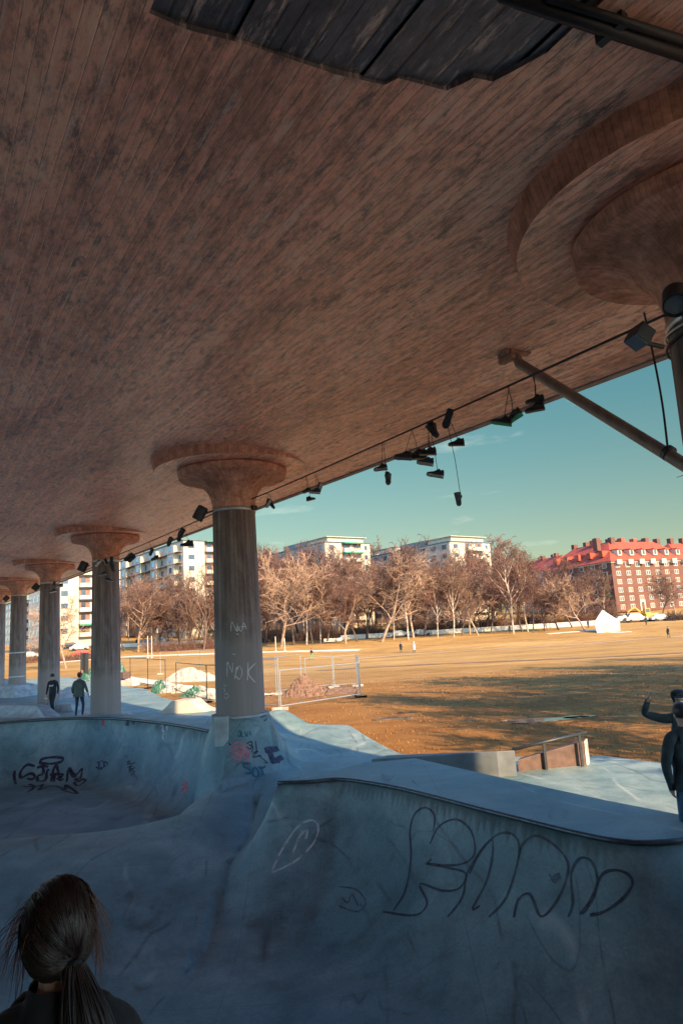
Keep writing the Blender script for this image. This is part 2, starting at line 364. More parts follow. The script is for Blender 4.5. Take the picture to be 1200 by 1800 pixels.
M['twig_pale'] = bark('pale twigs', (0.22, 0.135, 0.085), (0.40, 0.26, 0.17), 0.5)
M['white_paint'] = mat('white painted plywood', (0.46, 0.44, 0.38), 0.6, 0.22, 0.8, detail=8)
M['path'] = plain('pale gravel path', (0.66, 0.60, 0.48), 0.9, 0.12, 0.6)
M['trail'] = plain('worn trail', (0.46, 0.36, 0.25), 0.9, 0.2, 0.6)
M['trail_dark'] = plain('muddy trail', (0.22, 0.12, 0.06), 0.9, 0.3, 0.6)
M['soil'] = mat('dug soil', (0.10, 0.055, 0.035), 0.95, 0, 6, col2=(0.24, 0.135, 0.085), bump=0.9)
M['tarp_green'] = mat('green tarpaulin', (0.022, 0.10, 0.07), 0.5, 0.4, 5)
M['tarp_grey'] = mat('grey tarpaulin', (0.34, 0.31, 0.26), 0.7, 0.25, 3, bump=0.4)
M['rubble'] = mat('broken concrete', (0.36, 0.33, 0.28), 0.9, 0.3, 4, bump=0.5)
M['puddle'] = mat('puddle water', (0.10, 0.095, 0.085), 0.04, 0.2, 2, spec=0.8)
M['skin'] = plain('skin', (0.50, 0.31, 0.23), 0.55, 0.06)
M['black'] = mat('black cloth', (0.016, 0.02, 0.026), 0.9, 0.35, 12, bump=1.0, detail=3)
M['suit'] = mat('dark wool', (0.028, 0.045, 0.05), 0.9, 0.35, 9, bump=1.0, detail=3)
M['olive'] = mat('olive cloth', (0.085, 0.105, 0.085), 0.9, 0.25, 9, bump=1.0, detail=3)
M['jeans'] = mat('blue denim', (0.045, 0.105, 0.17), 0.85, 0.3, 14, bump=1.0, detail=3)
M['jeans_dark'] = mat('dark denim', (0.02, 0.035, 0.06), 0.85, 0.3, 14)
M['shoe'] = plain('dark shoe leather', (0.02, 0.02, 0.022), 0.6, 0.3)
M['shoe_sole'] = plain('pale rubber sole', (0.30, 0.29, 0.26), 0.7, 0.2)
M['redhat'] = plain('red wool', (0.36, 0.03, 0.035), 0.9, 0.2, 30)
M['white_cloth'] = plain('white cloth', (0.62, 0.60, 0.55), 0.85, 0.1)
M['green_cloth'] = plain('green cloth', (0.05, 0.30, 0.16), 0.85, 0.1)
M['hair_dark'] = mat('dark hair', (0.025, 0.02, 0.018), 0.5, 0.4, 40)
M['hair'] = mat('dark blond hair', (0.014, 0.009, 0.008), 0.4, 0, 3, col2=(0.048, 0.028, 0.021), stretch=(6, 6, 1))
M['hair_light'] = mat('sunlit loose hair', (0.20, 0.10, 0.07), 0.4, 0.3, 30)  # lighter than the other hair: backlit rim put into the colour
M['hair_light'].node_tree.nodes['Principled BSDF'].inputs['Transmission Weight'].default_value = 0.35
M['wood'] = mat('maple deck', (0.26, 0.15, 0.08), 0.6, 0.3, 9)
M['ink'] = plain('dark spray paint', (0.028, 0.02, 0.042), 0.5, 0.3)
M['ink_faded'] = plain('faded dark spray', (0.045, 0.04, 0.065), 0.6, 0.3); M['ink_grey'] = plain('faded marker', (0.10, 0.115, 0.14), 0.6, 0.3)
M['chalk'] = plain('chalk white paint', (0.60, 0.58, 0.55), 0.9, 0.2)
M['pink'] = plain('pink spray paint', (0.60, 0.17, 0.19), 0.6, 0.15)
M['red'] = plain('red paint', (0.50, 0.03, 0.05), 0.6, 0.2)
M['teal'] = plain('teal spray paint', (0.02, 0.12, 0.19), 0.6, 0.2)
def worn(m, lo=.34, hi=.5, sc=7):
    t = m.node_tree; b = t.nodes['Principled BSDF']; n = t.nodes.new('ShaderNodeTexNoise'); n.inputs['Scale'].default_value = sc; n.inputs['Detail'].default_value = 7; n.inputs['Roughness'].default_value = .7
    co = t.nodes.new('ShaderNodeTexCoord'); t.links.new(co.outputs['Object'], n.inputs['Vector']); r = t.nodes.new('ShaderNodeValToRGB'); r.color_ramp.elements[0].position = lo; r.color_ramp.elements[1].position = hi
    r.color_ramp.elements[0].color = (.45, .45, .45, 1); r.color_ramp.elements[1].color = (.9, .9, .9, 1)
    t.links.new(n.outputs['Fac'], r.inputs[0]); t.links.new(r.outputs[0], b.inputs['Alpha'])
worn(M['ink_faded'], .30, .62)
for k in ('ink', 'ink_grey', 'chalk', 'pink', 'teal'): worn(M[k])
M['hedge'] = bark('brush twigs', (0.12, 0.06, 0.045), (0.26, 0.15, 0.10), 0.8)
M['evergreen'] = bark('dark evergreen', (0.012, 0.02, 0.016), (0.035, 0.045, 0.03), 2)
M['tyre'] = plain('tyre rubber', (0.02, 0.02, 0.02), 0.8, 0.2)
M['car_white'] = plain('white car paint', (0.40, 0.40, 0.37), 0.3, 0.05); M['car_grey'] = plain('silver car paint', (0.30, 0.30, 0.29), 0.3, 0.05)
M['car_dark'] = plain('dark car paint', (0.03, 0.035, 0.04), 0.3, 0.1); M['car_red'] = plain('red car paint', (0.40, 0.06, 0.04), 0.3, 0.05)
M['yellow'] = plain('yellow machine paint', (0.60, 0.33, 0.04), 0.45, 0.1)
M['asphalt'] = plain('asphalt', (0.085, 0.075, 0.07), 0.9, 0.2, 1)
# ------------------------------------------------------------------ bridge frame
vp = ray(-160, 1123)
B2 = Vector((vp.x, vp.y, 0)); SLOPE = vp.z / B2.length; B2.normalize()
V2 = Vector((B2.y, -B2.x, 0))                         # to the right of the bridge axis
BR = math.atan2(B2.y, B2.x)                           # rotation that maps +X to the axis
COLUMN_Y = [6.45, 16.9, 28.2, 39.5, 50.8, 62.1]
c1 = at_Y(411, 900, 16.9)
v_col = Vector((c1.x, c1.y, 0)).dot(V2); u1 = Vector((c1.x, c1.y, 0)).dot(B2)
def uv(p): q = Vector((p[0], p[1], 0)); return q.dot(B2), q.dot(V2)
def pt(u, v, z): q = B2 * u + V2 * v; return Vector((q.x, q.y, z))
def rise(u): return SLOPE * (u - u1)
Z_NECK, Z_SOF, Z_EDGE = 6.09, 7.38, 6.97
# edge of the bridge: the v at which the photographed edge line lies at z = Z_EDGE
def solve_v(x, y, z):
    p = at_z(x, y, z)
    for _ in range(8): p = at_z(x, y, z + rise(uv(p)[0]))
    return uv(p)[1]
V_EDGE = (solve_v(595, 834, Z_EDGE) + solve_v(372, 921, Z_EDGE) + solve_v(1100, 658, Z_EDGE)) / 3
V_LEFT = -11.0
def sof_z(u, v):
    t = min(1, max(0, (v - (v_col - 2.0)) / (V_EDGE - v_col + 2.0)))
    return Z_SOF + rise(u) - (Z_SOF - Z_EDGE) * t ** 1.5
def on_soffit(x, y, dz=0):
    p = at_z(x, y, Z_SOF)
    for _ in range(14): p = at_z(x, y, sof_z(*uv(p)) + dz)
    return p
print('V', v_col, V_EDGE, 'slope', SLOPE, [uv(at_Y(*q)) for q in ((183, 990, 28.2), (82, 1028, 39.5))])

# ------------------------------------------------------------------ terrain
def sm(t): t = np.clip(t, 0, 1); return t * t * (3 - 2 * t)
YR = [-300, 28, 60, 95, 114, 128, 140, 160, 185, 240, 700]; ZR = [-.12, -.12, -.6, -1.2, -1.2, -.3, .6, 1.4, 3.2, 6, 10]
YL = [-300, 28, 60, 95, 114, 128, 140, 160, 185, 240, 700]; ZL = [-.12, -.12, -.1, -.05, .0, .1, .5, 1.9, 3.9, 6, 10]
def terr(X, Y):
    X = np.asarray(X, float); Y = np.asarray(Y, float)
    wl = sm((5 - X) / 32)
    return np.interp(Y, YR, ZR) * (1 - wl) + np.interp(Y, YL, ZL) * wl
def tz(x, y): return float(terr(x, y))
def P2(x, y, z): p = at_z(x, y, z); return (p.x, p.y)
# outline of the concrete
far = [(-14.0, 92.0), (-30, 96)]
edge_px = [(120, 1190), (205, 1205), (255, 1211), (285, 1226), (345, 1242), (385, 1254), (440, 1271), (490, 1284), (545, 1289), (610, 1285), (660, 1305), (700, 1324), (755, 1333), (850, 1331), (940, 1330), (1060, 1329), (1160, 1341), (1300, 1360)]
EDGE = [P2(x, y, 0.0) for x, y in edge_px]
POLY = np.array([(-62, 80)] + EDGE + [(16, 6), (16, -9), (-46, -9)])
def pl_dist(px, py, line):
    """distance of points to a polyline, the nearest point and the parameter along it"""
    best = np.full(px.shape, 1e9); nx = np.zeros(px.shape); ny = np.zeros(px.shape); tt = np.zeros(px.shape)
    for i in range(len(line) - 1):
        ax, ay = line[i][:2]; bx, by = line[i + 1][:2]; dx, dy = bx - ax, by - ay; L = dx * dx + dy * dy
        t = np.clip(((px - ax) * dx + (py - ay) * dy) / max(L, 1e-9), 0, 1); qx = ax + t * dx; qy = ay + t * dy
        d = np.hypot(px - qx, py - qy); k = d < best
        best[k] = d[k]; nx[k] = qx[k]; ny[k] = qy[k]; tt[k] = (i + t)[k]
    return best, nx, ny, tt
def inside(px, py, poly):
    r = np.zeros(px.shape, bool); n = len(poly)
    for i in range(n):
        ax, ay = poly[i][:2]; bx, by = poly[(i + 1) % n][:2]
        c = ((ay > py) != (by > py)) & (px < (bx - ax) * (py - ay) / ((by - ay) or 1e-12) + ax); r ^= c
    return r
def spline(pts, n=6):
    pts = [np.array(p, float) for p in pts]; out = []
    for i in range(len(pts) - 1):
        p0 = pts[max(i - 1, 0)]; p1 = pts[i]; p2 = pts[i + 1]; p3 = pts[min(i + 2, len(pts) - 1)]
        for k in range(n):
            t = k / n; out.append(.5 * ((2 * p1) + (-p0 + p2) * t + (2 * p0 - 5 * p1 + 4 * p2 - p3) * t * t + (-p0 + 3 * p1 - 3 * p2 + p3) * t ** 3))
    out.append(pts[-1]); return out
ZT = 0.57
rim_px = [(-230, 1318), (-100, 1287), (0, 1272), (60, 1267), (130, 1263.5), (200, 1264), (260, 1269), (320, 1277), (372, 1287)]
RIM = spline([P2(x, y, 0.6) for x, y in rim_px])
crest_px = [(-260, 1500, -.5), (-100, 1488, -.5), (0, 1478, -.46), (100, 1471, -.42), (200, 1461, -.38), (300, 1440, -.30), (360, 1418, -.22), (384, 1393, -.14), (452, 1366, -.04), (505, 1360, 0)]
CREST = spline([(*P2(x, y, z), z) for x, y, z in crest_px]); CREST_L = [5.6] * len(CREST)
CA = None
def crest_at(X): return np.interp(X, CA[:, 0], CA[:, 1]), np.interp(X, CA[:, 0], CA[:, 2])
# centre and size of the plinth that the front column stands on
PC = np.array((float(c1.x) + 0.02, float(c1.y))); PRAD = 0.68; PTOP = 1.16
front_px = [(488, 1376), (545, 1374), (600, 1370), (683, 1382), (760, 1400), (838, 1420.5), (915, 1440), (993, 1459.5), (1040, 1470), (1071, 1476), (1100, 1479.5), (1128, 1481), (1200, 1477), (1280, 1462), (1360, 1440)]
back_px = [(1420, 1432), (1300, 1436), (1200, 1433), (1066, 1407), (890, 1369), (730, 1333), (640, 1341), (590, 1354)]
FRONT = spline([P2(x, y, ZT) for x, y in front_px], 5); BACK = [np.array(P2(x, y, ZT)) for x, y in back_px]
LEDGE = np.array(FRONT + BACK)
CREST.append(np.array((FRONT[0][0] + .75, BACK[-1][1] + .75, 0.0))); CREST_L.append(4.0)
for bk in BACK[::-1][1:]: CREST.append(np.array((bk[0], bk[1] + .06, 0.0))); CREST_L.append(.5)
CREST.append(np.array((30.0, BACK[0][1], 0.0))); CREST_L.append(.5)
CA = np.array(CREST)
Bx = np.array([b[0] for b in BACK][::-1]); By = np.array([b[1] for b in BACK][::-1])
def arc_drop(d, hgt, ang):
    r = hgt / (1 - math.cos(R(ang))); ext = r * math.sin(R(ang)); s = np.clip(ext - d, 0, None)
    return hgt - (r - np.sqrt(np.clip(r * r - s * s, 0, None)))
def smax(a, b, k): h = np.clip(.5 + .5 * (a - b) / k, 0, 1); return b * (1 - h) + a * h + k * h * (1 - h)
NB_ = 7 * 6
PB = [tuple(PC + np.array((-.50, -.15))), P2(396, 1350, .05)]
BOWL = np.array([p[:2] for p in RIM] + PB + [p[:2] for p in CREST[:NB_ + 1][::-1]])
RIGHTRIM = [RIM[-1][:2]] + PB + [CREST[NB_][:2]]
def park(X, Y):
    X = np.asarray(X, float); Y = np.asarray(Y, float)
    yc, zc = crest_at(X); dcr, nx, ny, tt = pl_dist(X, Y, CREST)
    zc = np.interp(tt, np.arange(len(CREST)), CA[:, 2])
    near = Y < yc
    # shallow basin on the camera's side of the crest, roll-over behind it
    b = -1.3 + (zc + 1.3) * (1 - sm(dcr / np.interp(tt, np.arange(len(CREST)), CREST_L))) ** 1.15
    inb = inside(X, Y, BOWL)
    drim, _, _, _ = pl_dist(X, Y, RIM); drt, _, _, _ = pl_dist(X, Y, RIGHTRIM)
    deck = 0.6 * (1 - sm((drim - 0.9) / 2.2))
    for px, py, a, r in HUMPS: deck = deck + a * np.exp(-((X - px) ** 2 + (Y - py) ** 2) / (r * r))
    zb = np.maximum(0.6 - arc_drop(drim, 3.2, 83), 0.02 - arc_drop(drt * 2.3, 2.65, 82))
    zf = zc - np.maximum(0, dcr) ** 2 / 1.5
    z = np.where(near, b, np.where(inb, smax(zb, zf, 0.10), deck))
    # the ledge with its curved wall
    inl = inside(X, Y, LEDGE); dl, _, _, _ = pl_dist(X, Y, FRONT)
    yb = np.interp(X, Bx, By); behind = (~inl) & (Y > yb) & (X > FRONT[0][0])
    zl = ZT - arc_drop(dl, 1.87, 72)
    zl = np.where(behind, -9, zl)
    z = np.where(inl, ZT - 0.09, np.where(behind, z, smax(z, zl, 0.34)))
    # the concrete flare around the foot of the front column
    dp = np.hypot(X - PC[0], Y - PC[1]) - PRAD
    zp = PTOP - arc_drop(np.maximum(dp, 0), 1.5, 80)
    zp = zp - np.maximum(0, dp - 1.05) ** 2 * 1.3
    zp = np.where(inb & ~near, zp - 5.5 * np.maximum(0, dp - .18) ** 1.5, zp)
    z = np.where(inl, z, smax(z, zp, 0.10))
    # raised deck the photographer stands on
    zd = 1.12 - arc_drop(np.maximum(Y - 2.25, 0), 2.42, 72)
    z = smax(z, np.where(Y > 6, -9, zd), 0.1)
    return z
HUMPS = [(*P2(495, 1284, 0), .62, 1.25), (*P2(612, 1287, 0), .16, 1.6), (*P2(415, 1262, 0), .2, 2.0)]
def axis(parts):
    o = []
    for a, b2, s in parts: o += list(np.arange(a, b2 - s * .3, s))
    o.append(parts[-1][1]); return np.array(o)
gx = axis([(-62, -24, 1.2), (-24, -13, .4), (-13, 7.0, .072), (7.0, 16, .3)])
gy = axis([(-9, 2, .5), (2, 24, .072), (24, 50, .35), (50, 97, 1.0)])
GX, GY = np.meshgrid(gx, gy)
ins = inside(GX, GY, POLY)
pd, pnx, pny, _ = pl_dist(GX, GY, list(POLY) + [POLY[0]])
cell = np.maximum(np.gradient(gx)[None, :], np.gradient(gy)[:, None])
snap = (~ins) & (pd < cell * 1.05); GX = np.where(snap, pnx, GX); GY = np.where(snap, pny, GY); keep = ins | snap
for line in (RIM, FRONT):
    d, nx, ny, _ = pl_dist(GX, GY, line); s = (d < 0.038) & keep; GX = np.where(s, nx, GX); GY = np.where(s, ny, GY)
GZ = park(GX, GY)
d, nx, ny, _ = pl_dist(GX, GY, RIM); GZ = np.where(d < 0.004, 0.6, GZ)
d, nx, ny, _ = pl_dist(GX, GY, FRONT); GZ = np.where(d < 0.004, ZT - 0.02, GZ)
GZ = np.where(pd < 0.001, np.minimum(GZ, 9), GZ)
ny_, nx_ = GX.shape
idx = np.arange(nx_ * ny_).reshape(ny_, nx_)
kf = keep[:-1, :-1] & keep[1:, :-1] & keep[:-1, 1:] & keep[1:, 1:]
faces = np.stack([idx[:-1, :-1], idx[:-1, 1:], idx[1:, 1:], idx[1:, :-1]], -1)[kf]
verts = np.stack([GX, GY, GZ], -1).reshape(-1, 3)
me = bpy.data.meshes.new('skatepark_ground'); me.from_pydata(verts.tolist(), [], faces.tolist()); me.materials.append(M['skate'])
me.polygons.foreach_set('use_smooth', [True] * len(me.polygons))
bm = bmesh.new(); bm.from_mesh(me); bmesh.ops.delete(bm, geom=[v for v in bm.verts if not v.link_faces], context='VERTS')
# a skirt so that the slab has an edge
be = [e for e in bm.edges if e.is_boundary]; r = bmesh.ops.extrude_edge_only(bm, edges=be)
for v in r['geom']:
    if isinstance(v, bmesh.types.BMVert): v.co.z = -0.9
for f in [g for g in r['geom'] if isinstance(g, bmesh.types.BMFace)]: f.smooth = False
bm.to_mesh(me); PARK_BVH = BVHTree.FromBMesh(bm); bm.free()
park_o = bpy.data.objects.new('skatepark_ground', me); COL.objects.link(park_o); tag(park_o, kind='structure')
def pz(x, y): return float(park(np.array([float(x)]), np.array([float(y)]))[0])
# the field
fx = axis([(-420, -120, 20), (-120, -30, 3.5), (-30, 40, .8), (40, 120, 3), (120, 420, 20)]); fy = axis([(-160, -20, 12), (-20, 55, .8), (55, 200, 2.5), (200, 640, 22)])
FX, FY = np.meshgrid(fx, fy); FZ = terr(FX, FY)
rng = np.random.default_rng(4)
FZ = FZ + rng.normal(0, .012, FZ.shape) * (FY < 60)
fin = inside(FX, FY, POLY); fd, _, _, _ = pl_dist(FX, FY, list(POLY) + [POLY[0]])
FZ = np.where(fin & (fd > .9), -3.5, FZ); FZ = np.where(fin & (fd <= .9), np.minimum(FZ, -.12), FZ)
idf = np.arange(FX.size).reshape(FX.shape)
ff = np.stack([idf[:-1, :-1], idf[:-1, 1:], idf[1:, 1:], idf[1:, :-1]], -1).reshape(-1, 4)
me = bpy.data.meshes.new('field_ground'); me.from_pydata(np.stack([FX, FY, FZ], -1).reshape(-1, 3).tolist(), [], ff.tolist()); me.materials.append(M['field'])
me.polygons.foreach_set('use_smooth', [True] * len(me.polygons))
fo = bpy.data.objects.new('field_ground', me); COL.objects.link(fo); tag(fo, kind='structure')
def strip(name, pts, width, m, dz=.03, kind='structure', n=10):
    """a path draped on the terrain along plan points"""
    sp = spline(pts, n); vs = []; fs = []
    for i, p in enumerate(sp):
        a = sp[max(i - 1, 0)]; b = sp[min(i + 1, len(sp) - 1)]; t = np.array(b[:2]) - np.array(a[:2]); t /= np.hypot(*t); nn = np.array((-t[1], t[0]))
        wd = (width if not callable(width) else width(i / (len(sp) - 1))) * (1 + .12 * math.sin(i * 1.7) + .08 * math.sin(i * .6))
        for s in (-.5, -.17, .17, .5):
            q = np.array(p[:2]) + nn * s * wd; vs.append((q[0], q[1], tz(q[0], q[1]) + dz + (.01 if abs(s) < .3 else 0)))
    for i in range(len(sp) - 1):
        for k in range(3): fs.append((i * 4 + k, i * 4 + k + 1, i * 4 + k + 5, i * 4 + k + 4))
    o = MB().add(vs, fs).build(name, m, smooth=True); tag(o, kind=kind); return o
def ter_px(x, y):
    """the point of the field seen at a pixel"""
    d = ray(x, y); lo, hi = 5.0, 400.0; prev = 5.0
    for Y in np.arange(8, 400, .5):
        p = CAM + d * (Y / d.y)
        if p.z < tz(p.x, p.y): hi = Y; lo = prev; break
        prev = Y
    for _ in range(20):
        mid = (lo + hi) / 2; p = CAM + d * (mid / d.y)
        if p.z < tz(p.x, p.y): hi = mid
        else: lo = mid
    p = CAM + d * (hi / d.y); return Vector((p.x, p.y, tz(p.x, p.y)))
def tp(*l): return [tuple(ter_px(x, y))[:2] for x, y in l]
strip('gravel_path', tp((90, 1166), (210, 1156), (300, 1152), (400, 1149), (480, 1146.5), (560, 1144.5), (632, 1143)), 3.2, M['path'])
strip('trail', tp((600, 1160), (720, 1151), (860, 1142), (1000, 1134), (1140, 1123), (1260, 1115)), 1.3, M['trail'])
strip('muddy_trail', tp((560, 1179), (680, 1172), (830, 1165), (1000, 1158), (1200, 1148), (1330, 1142)), 2.0, M['trail_dark'])
strip('concrete_path', tp((196, 1189), (250, 1197), (300, 1206), (350, 1213), (395, 1220), (470, 1224)), 1.6, M['path'], .05)
strip('road', [(-130, 176), (-60, 172), (0, 168), (60, 163), (150, 158)], 7, M['asphalt'], .06)

M['bounce_sand'] = plain('pale sand', (0.66, 0.50, 0.33), 0.95, 0.12, 0.5)  # unseen pale ground added to bounce sunlight up onto the soffit
pv = [(16.6, -60), (120, -60), (120, 22), (34, 22), (16.6, 8)]
tag(MB().add([(x, y, tz(x, y) + .05) for x, y in pv], [tuple(range(5))]).build('bounce_pitch', M['bounce_sand']), kind='structure')
# ------------------------------------------------------------------ bridge deck
bridge = empty('bridge', pt(u1, 0, 0), BR)
tag(bridge, 'wide concrete viaduct with a brown board-marked underside over the skatepark', 'bridge')
def bl(u, v, z): return (u - u1, -(v), z)          # bridge-local (x along the axis, y to the left)
UA, UB, UA2 = -36.0, 150.0, -21.0  # right half ends sooner out of view, shaped to let light in from behind
# recess in the lower skin: boundary picked where the boards end
rec = [on_soffit(x, y) for x, y in ((262, 22), (330, 52), (430, 76), (590, 130), (682, 150), (690, 134), (790, 160), (828, 135), (868, 143), (960, 92), (1010, 42))]
recuv = [uv(p) for p in rec]
def rec_u(v):
    for (ua, va), (ub, vb) in zip(recuv, recuv[1:]):
        if min(va, vb) <= v <= max(va, vb) and abs(va - vb) > 1e-6: return ua + (ub - ua) * (v - va) / (vb - va)
    return None
vmin, vmax = min(q[1] for q in recuv), max(q[1] for q in recuv)
lower = MB(); rim = MB(); nst = 90
vs_ = list(np.linspace(V_LEFT, vmin, 22)[:-1]) + list(np.linspace(vmin, vmax, 52)) + list(np.linspace(vmax, V_EDGE, 16)[1:])
def skin(mb, ua, ub, va, vb, dz=0, ua2=None):
    n = max(2, int((ub - ua) / 6) + 1); us = np.linspace(ua, ub, n); us2 = np.linspace(ua if ua2 is None else ua2, ub, n); vv = []; fs = []
    for u, u2 in zip(us, us2): vv += [bl(u, va, sof_z(u, va) + dz), bl(u2, vb, sof_z(u2, vb) + dz)]
    for i in range(n - 1): fs.append((2 * i, 2 * i + 1, 2 * i + 3, 2 * i + 2))
    mb.add(vv, fs)
inner_b = []
for va, vb in zip(vs_, vs_[1:]):
    vm = (va + vb) / 2; ru = rec_u(vm) if vmin < vm < vmax else None
    if ru is None: skin(lower, UA2 if va > 1.5 else UA, UB, va, vb)
    else:
        ra, rb = rec_u(va + 1e-4) or ru, rec_u(vb - 1e-4) or ru
        skin(lower, ra, UB, va, vb, 0, rb); skin(lower, UA2 if va > 1.5 else UA, ru - 5.5, va, vb)
        inner_b.append((va, vb, ra, rb))
lo = lower.build('soffit', M['soffit'], bridge, smooth=True)
up = MB()
for va, vb, ra, rb in inner_b:
    rim.add([bl(ra, va, sof_z(ra, va)), bl(rb, vb, sof_z(rb, vb)), bl(rb, vb, sof_z(rb, vb) + .05), bl(ra, va, sof_z(ra, va) + .05)], [(0, 1, 2, 3)])
for k, (va, vb) in enumerate(zip(np.arange(vmin - .4, vmax + .4, .33), np.arange(vmin - .4, vmax + .4, .33) + .33)):
    a = min(q[0] for q in recuv) - 6.5; bq = max(q[0] for q in recuv) + 1
    skin(up, a, bq, va, vb - .012, .025 + .012 * ((k * 7) % 3))
up.v += []; nb = len(up.v); up.v += rim.v; up.f += [tuple(i + nb for i in f) for f in rim.f]; up.m += rim.m; up.build('recessed_boards', M['soffit_dark'], bridge); 
top = MB()
for va, vb, ua in ((V_LEFT, 1.5, UA), (1.5, V_EDGE, UA2)):
    a = Vector(bl(ua, va, Z_SOF + rise(ua) + .45)); b = Vector(bl(UB, va, Z_SOF + rise(UB) + .45))
    top.obox(a, b - a, (0, -(vb - va), 0), (0, 0, .9))
top.build('deck_slab', M['edge'], bridge)
eb = MB()
for v, s, ua in ((V_EDGE, 1, UA2), (V_LEFT, -1, UA)):
    a = Vector(bl(ua, v, sof_z(ua, V_EDGE) - .03)); b = Vector(bl(UB, v, sof_z(UB, V_EDGE) - .03))
    eb.obox(a, b - a, (0, -.16 * s, 0), (0, 0, 1.5))
a = Vector(bl(UA2, V_EDGE + .32, sof_z(UA2, V_EDGE) + .1)); b = Vector(bl(-9, V_EDGE + .32, sof_z(-9, V_EDGE) + .1))  # unseen side slab added behind the camera to widen the shadow on the deck
eb.obox(a, b - a, (0, -2.0, 0), (0, 0, 1.2))
eb.build('edge_beam', M['edge'], bridge)
rl = MB()
for v, ua in ((V_EDGE + .15, UA2), (V_LEFT - .15, UA)):
    rl.tube([bl(ua, v, 9.3 + rise(ua)), bl(UB, v, 9.3 + rise(UB))], .05, 6)
rl.build('guard_rail', M['steel'], bridge)

aw = MB();  # unseen wall added to darken the near-left ground and the soffit above
for (u0, v0), (u1_, v1_) in (((-16, -3.6), (6.5, -3.6)), ((-7.5, -3.6), (-7.5, .6))):
    a = pt(u0, v0, -1.4); b = pt(u1_, v1_, -1.4); d = (b - a); nrm = Vector((-d.y, d.x, 0)).normalized() * .5; aw.obox(a, d, nrm, (0, 0, 8.75))
tag(aw.build('shade_wall', M['edge']), 'unseen tall plain wall added left of and behind the camera to block light', 'wall')
# ------------------------------------------------------------------ columns
def make_column(zn, zb, label, prot=None):
    o = empty('bridge_column'); tag(o, label, 'column', 'round concrete columns carrying the bridge')
    h = zn - zb
    MB().lathe([(.585, 0), (.575, h * .3), (.545, h * .75), (.53, h)], n=56).build('shaft', M['column'], o, smooth=True)
    # flared capital, stepped lip and drop panel
    fl = [(.53, h)] + [(.53 + .80 * (1 - math.cos(t)) ** 1.15, h + .82 * math.sin(t)) for t in np.linspace(0.12, math.pi / 2, 14)]
    MB().lathe(fl + [(1.34, h + .83), (1.37, h + .97), (1.3, h + 1.03)], n=72).build('capital', M['capital'], o, smooth=True, auto=True)
    dp_ = MB().lathe([(1.2, h + 1.02), (1.93, h + 1.0)], n=72); dp_.lathe([(1.93, h + 1.0), (2.0, h + 1.26), (2.01, h + 1.6)], n=72, mi=1); dp_.build('drop_panel', [M['soffit'], M['capital']], o, smooth=True, auto=True)
    MB().lathe([(.538, h - .055), (.548, h - .05), (.548, h + .03), (.538, h + .035)], n=48).build('strap_band', M['steel'], o, smooth=True)
    return o
CL = ['large near column at the edge of the bridge with two lamps strapped to it', 'tall column on a flared concrete foot with MOK chalked on it', 'column standing just behind the skater in the red hat', 'column standing behind the skater in the black hoodie', 'fourth column along the bowl, with two straps round its lower shaft', 'farthest visible column at the end of the row']
cols = []
for Y, lb in zip(COLUMN_Y, CL):
    u = (Y - V2.y * v_col) / B2.y; c = pt(u, v_col, 0); zn = Z_NECK + rise(u)
    zb = 1.0 if abs(Y - 16.9) < 1 else (-.1)
    o = make_column(zn, zb, lb); o.location = (c.x, c.y, zb); o.rotation_euler = (0, 0, BR); cols.append((o, c, zn))
print('col px', [proj((c.x, c.y, zn)) for o, c, zn in cols])
o4 = cols[4][0]
for zz in (1.2, 2.9): MB().lathe([(.59, zz), (.60, zz + .01), (.60, zz + .06), (.59, zz + .07)], n=32).build('strap_band', M['steel'], o4)
# small block beside the foot of the front column
p = at_Y(391, 1288, 16.25)
kb = MB().box((0, 0, .31), (.32, .35, .66)).build('concrete_block', M['conc'], bevel=.02, loc=(p.x, p.y, .56)); tag(kb, 'small upright concrete block at the left of the graffitied column foot', 'block')
# collar step on the plinth
MB().lathe([(.60, 0), (.69, 0), (.69, .05), (.60, .055)], n=48).build('foot_ring', M['conc'], cols[1][0], loc=(0, 0, .12))
# ------------------------------------------------------------------ skatepark: ledge, coping, obstacles
ledge = MB().prism([tuple(p) for p in LEDGE], -.15, ZT).build('concrete_ledge', M['skate'], bevel=.012)
tag(ledge, 'long low concrete ledge with a flat top above the graffitied curved wall', 'ledge')
lp = [Vector((p[0], p[1], ZT - .005)) for p in FRONT]
MB().tube(lp, .032, 8).build('steel_coping', M['coping'], ledge, smooth=True)
rc = MB().tube([Vector((p[0], p[1], .605)) for p in RIM], .045, 8).build('bowl_coping', M['coping'], smooth=True)
tag(rc, 'dark steel coping rail round the far rim of the bowl', 'coping')
def quad_block(name, label, cat, base, z0, zs, m, bevel=.012, group=None):
    """a block with its own four plan corners and a height for each"""
    vs = [(p[0], p[1], z0) for p in base] + [(p[0], p[1], z) for p, z in zip(base, zs)]
    o = MB().add(vs, [(0, 3, 2, 1), (4, 5, 6, 7), (0, 1, 5, 4), (1, 2, 6, 5), (2, 3, 7, 6), (3, 0, 4, 7)]).build(name, m, bevel=bevel)
    return tag(o, label, cat, group)
a = Vector(at_z(877, 1366, 0)); b = Vector(at_z(909, 1364, 0)); dirl = Vector((-.93, .36, 0)).normalized()
L = 2.6
M['conc_dark'] = mat('dark sealed concrete', (0.13, 0.15, 0.165), 0.6, 0.3, 3, bump=0.15, detail=9)
quad_block('grind_block', 'dark low concrete block with a square end standing behind the ledge', 'block', [a, b, b + dirl * L + Vector((0, .35, 0)), a + dirl * L], -.02, [.47, .47, .3, .3], M['conc_dark'])
a = Vector(at_z(911, 1357, 0)); b = Vector(at_z(1030, 1345, 0)); n2 = Vector((.12, .25, 0))
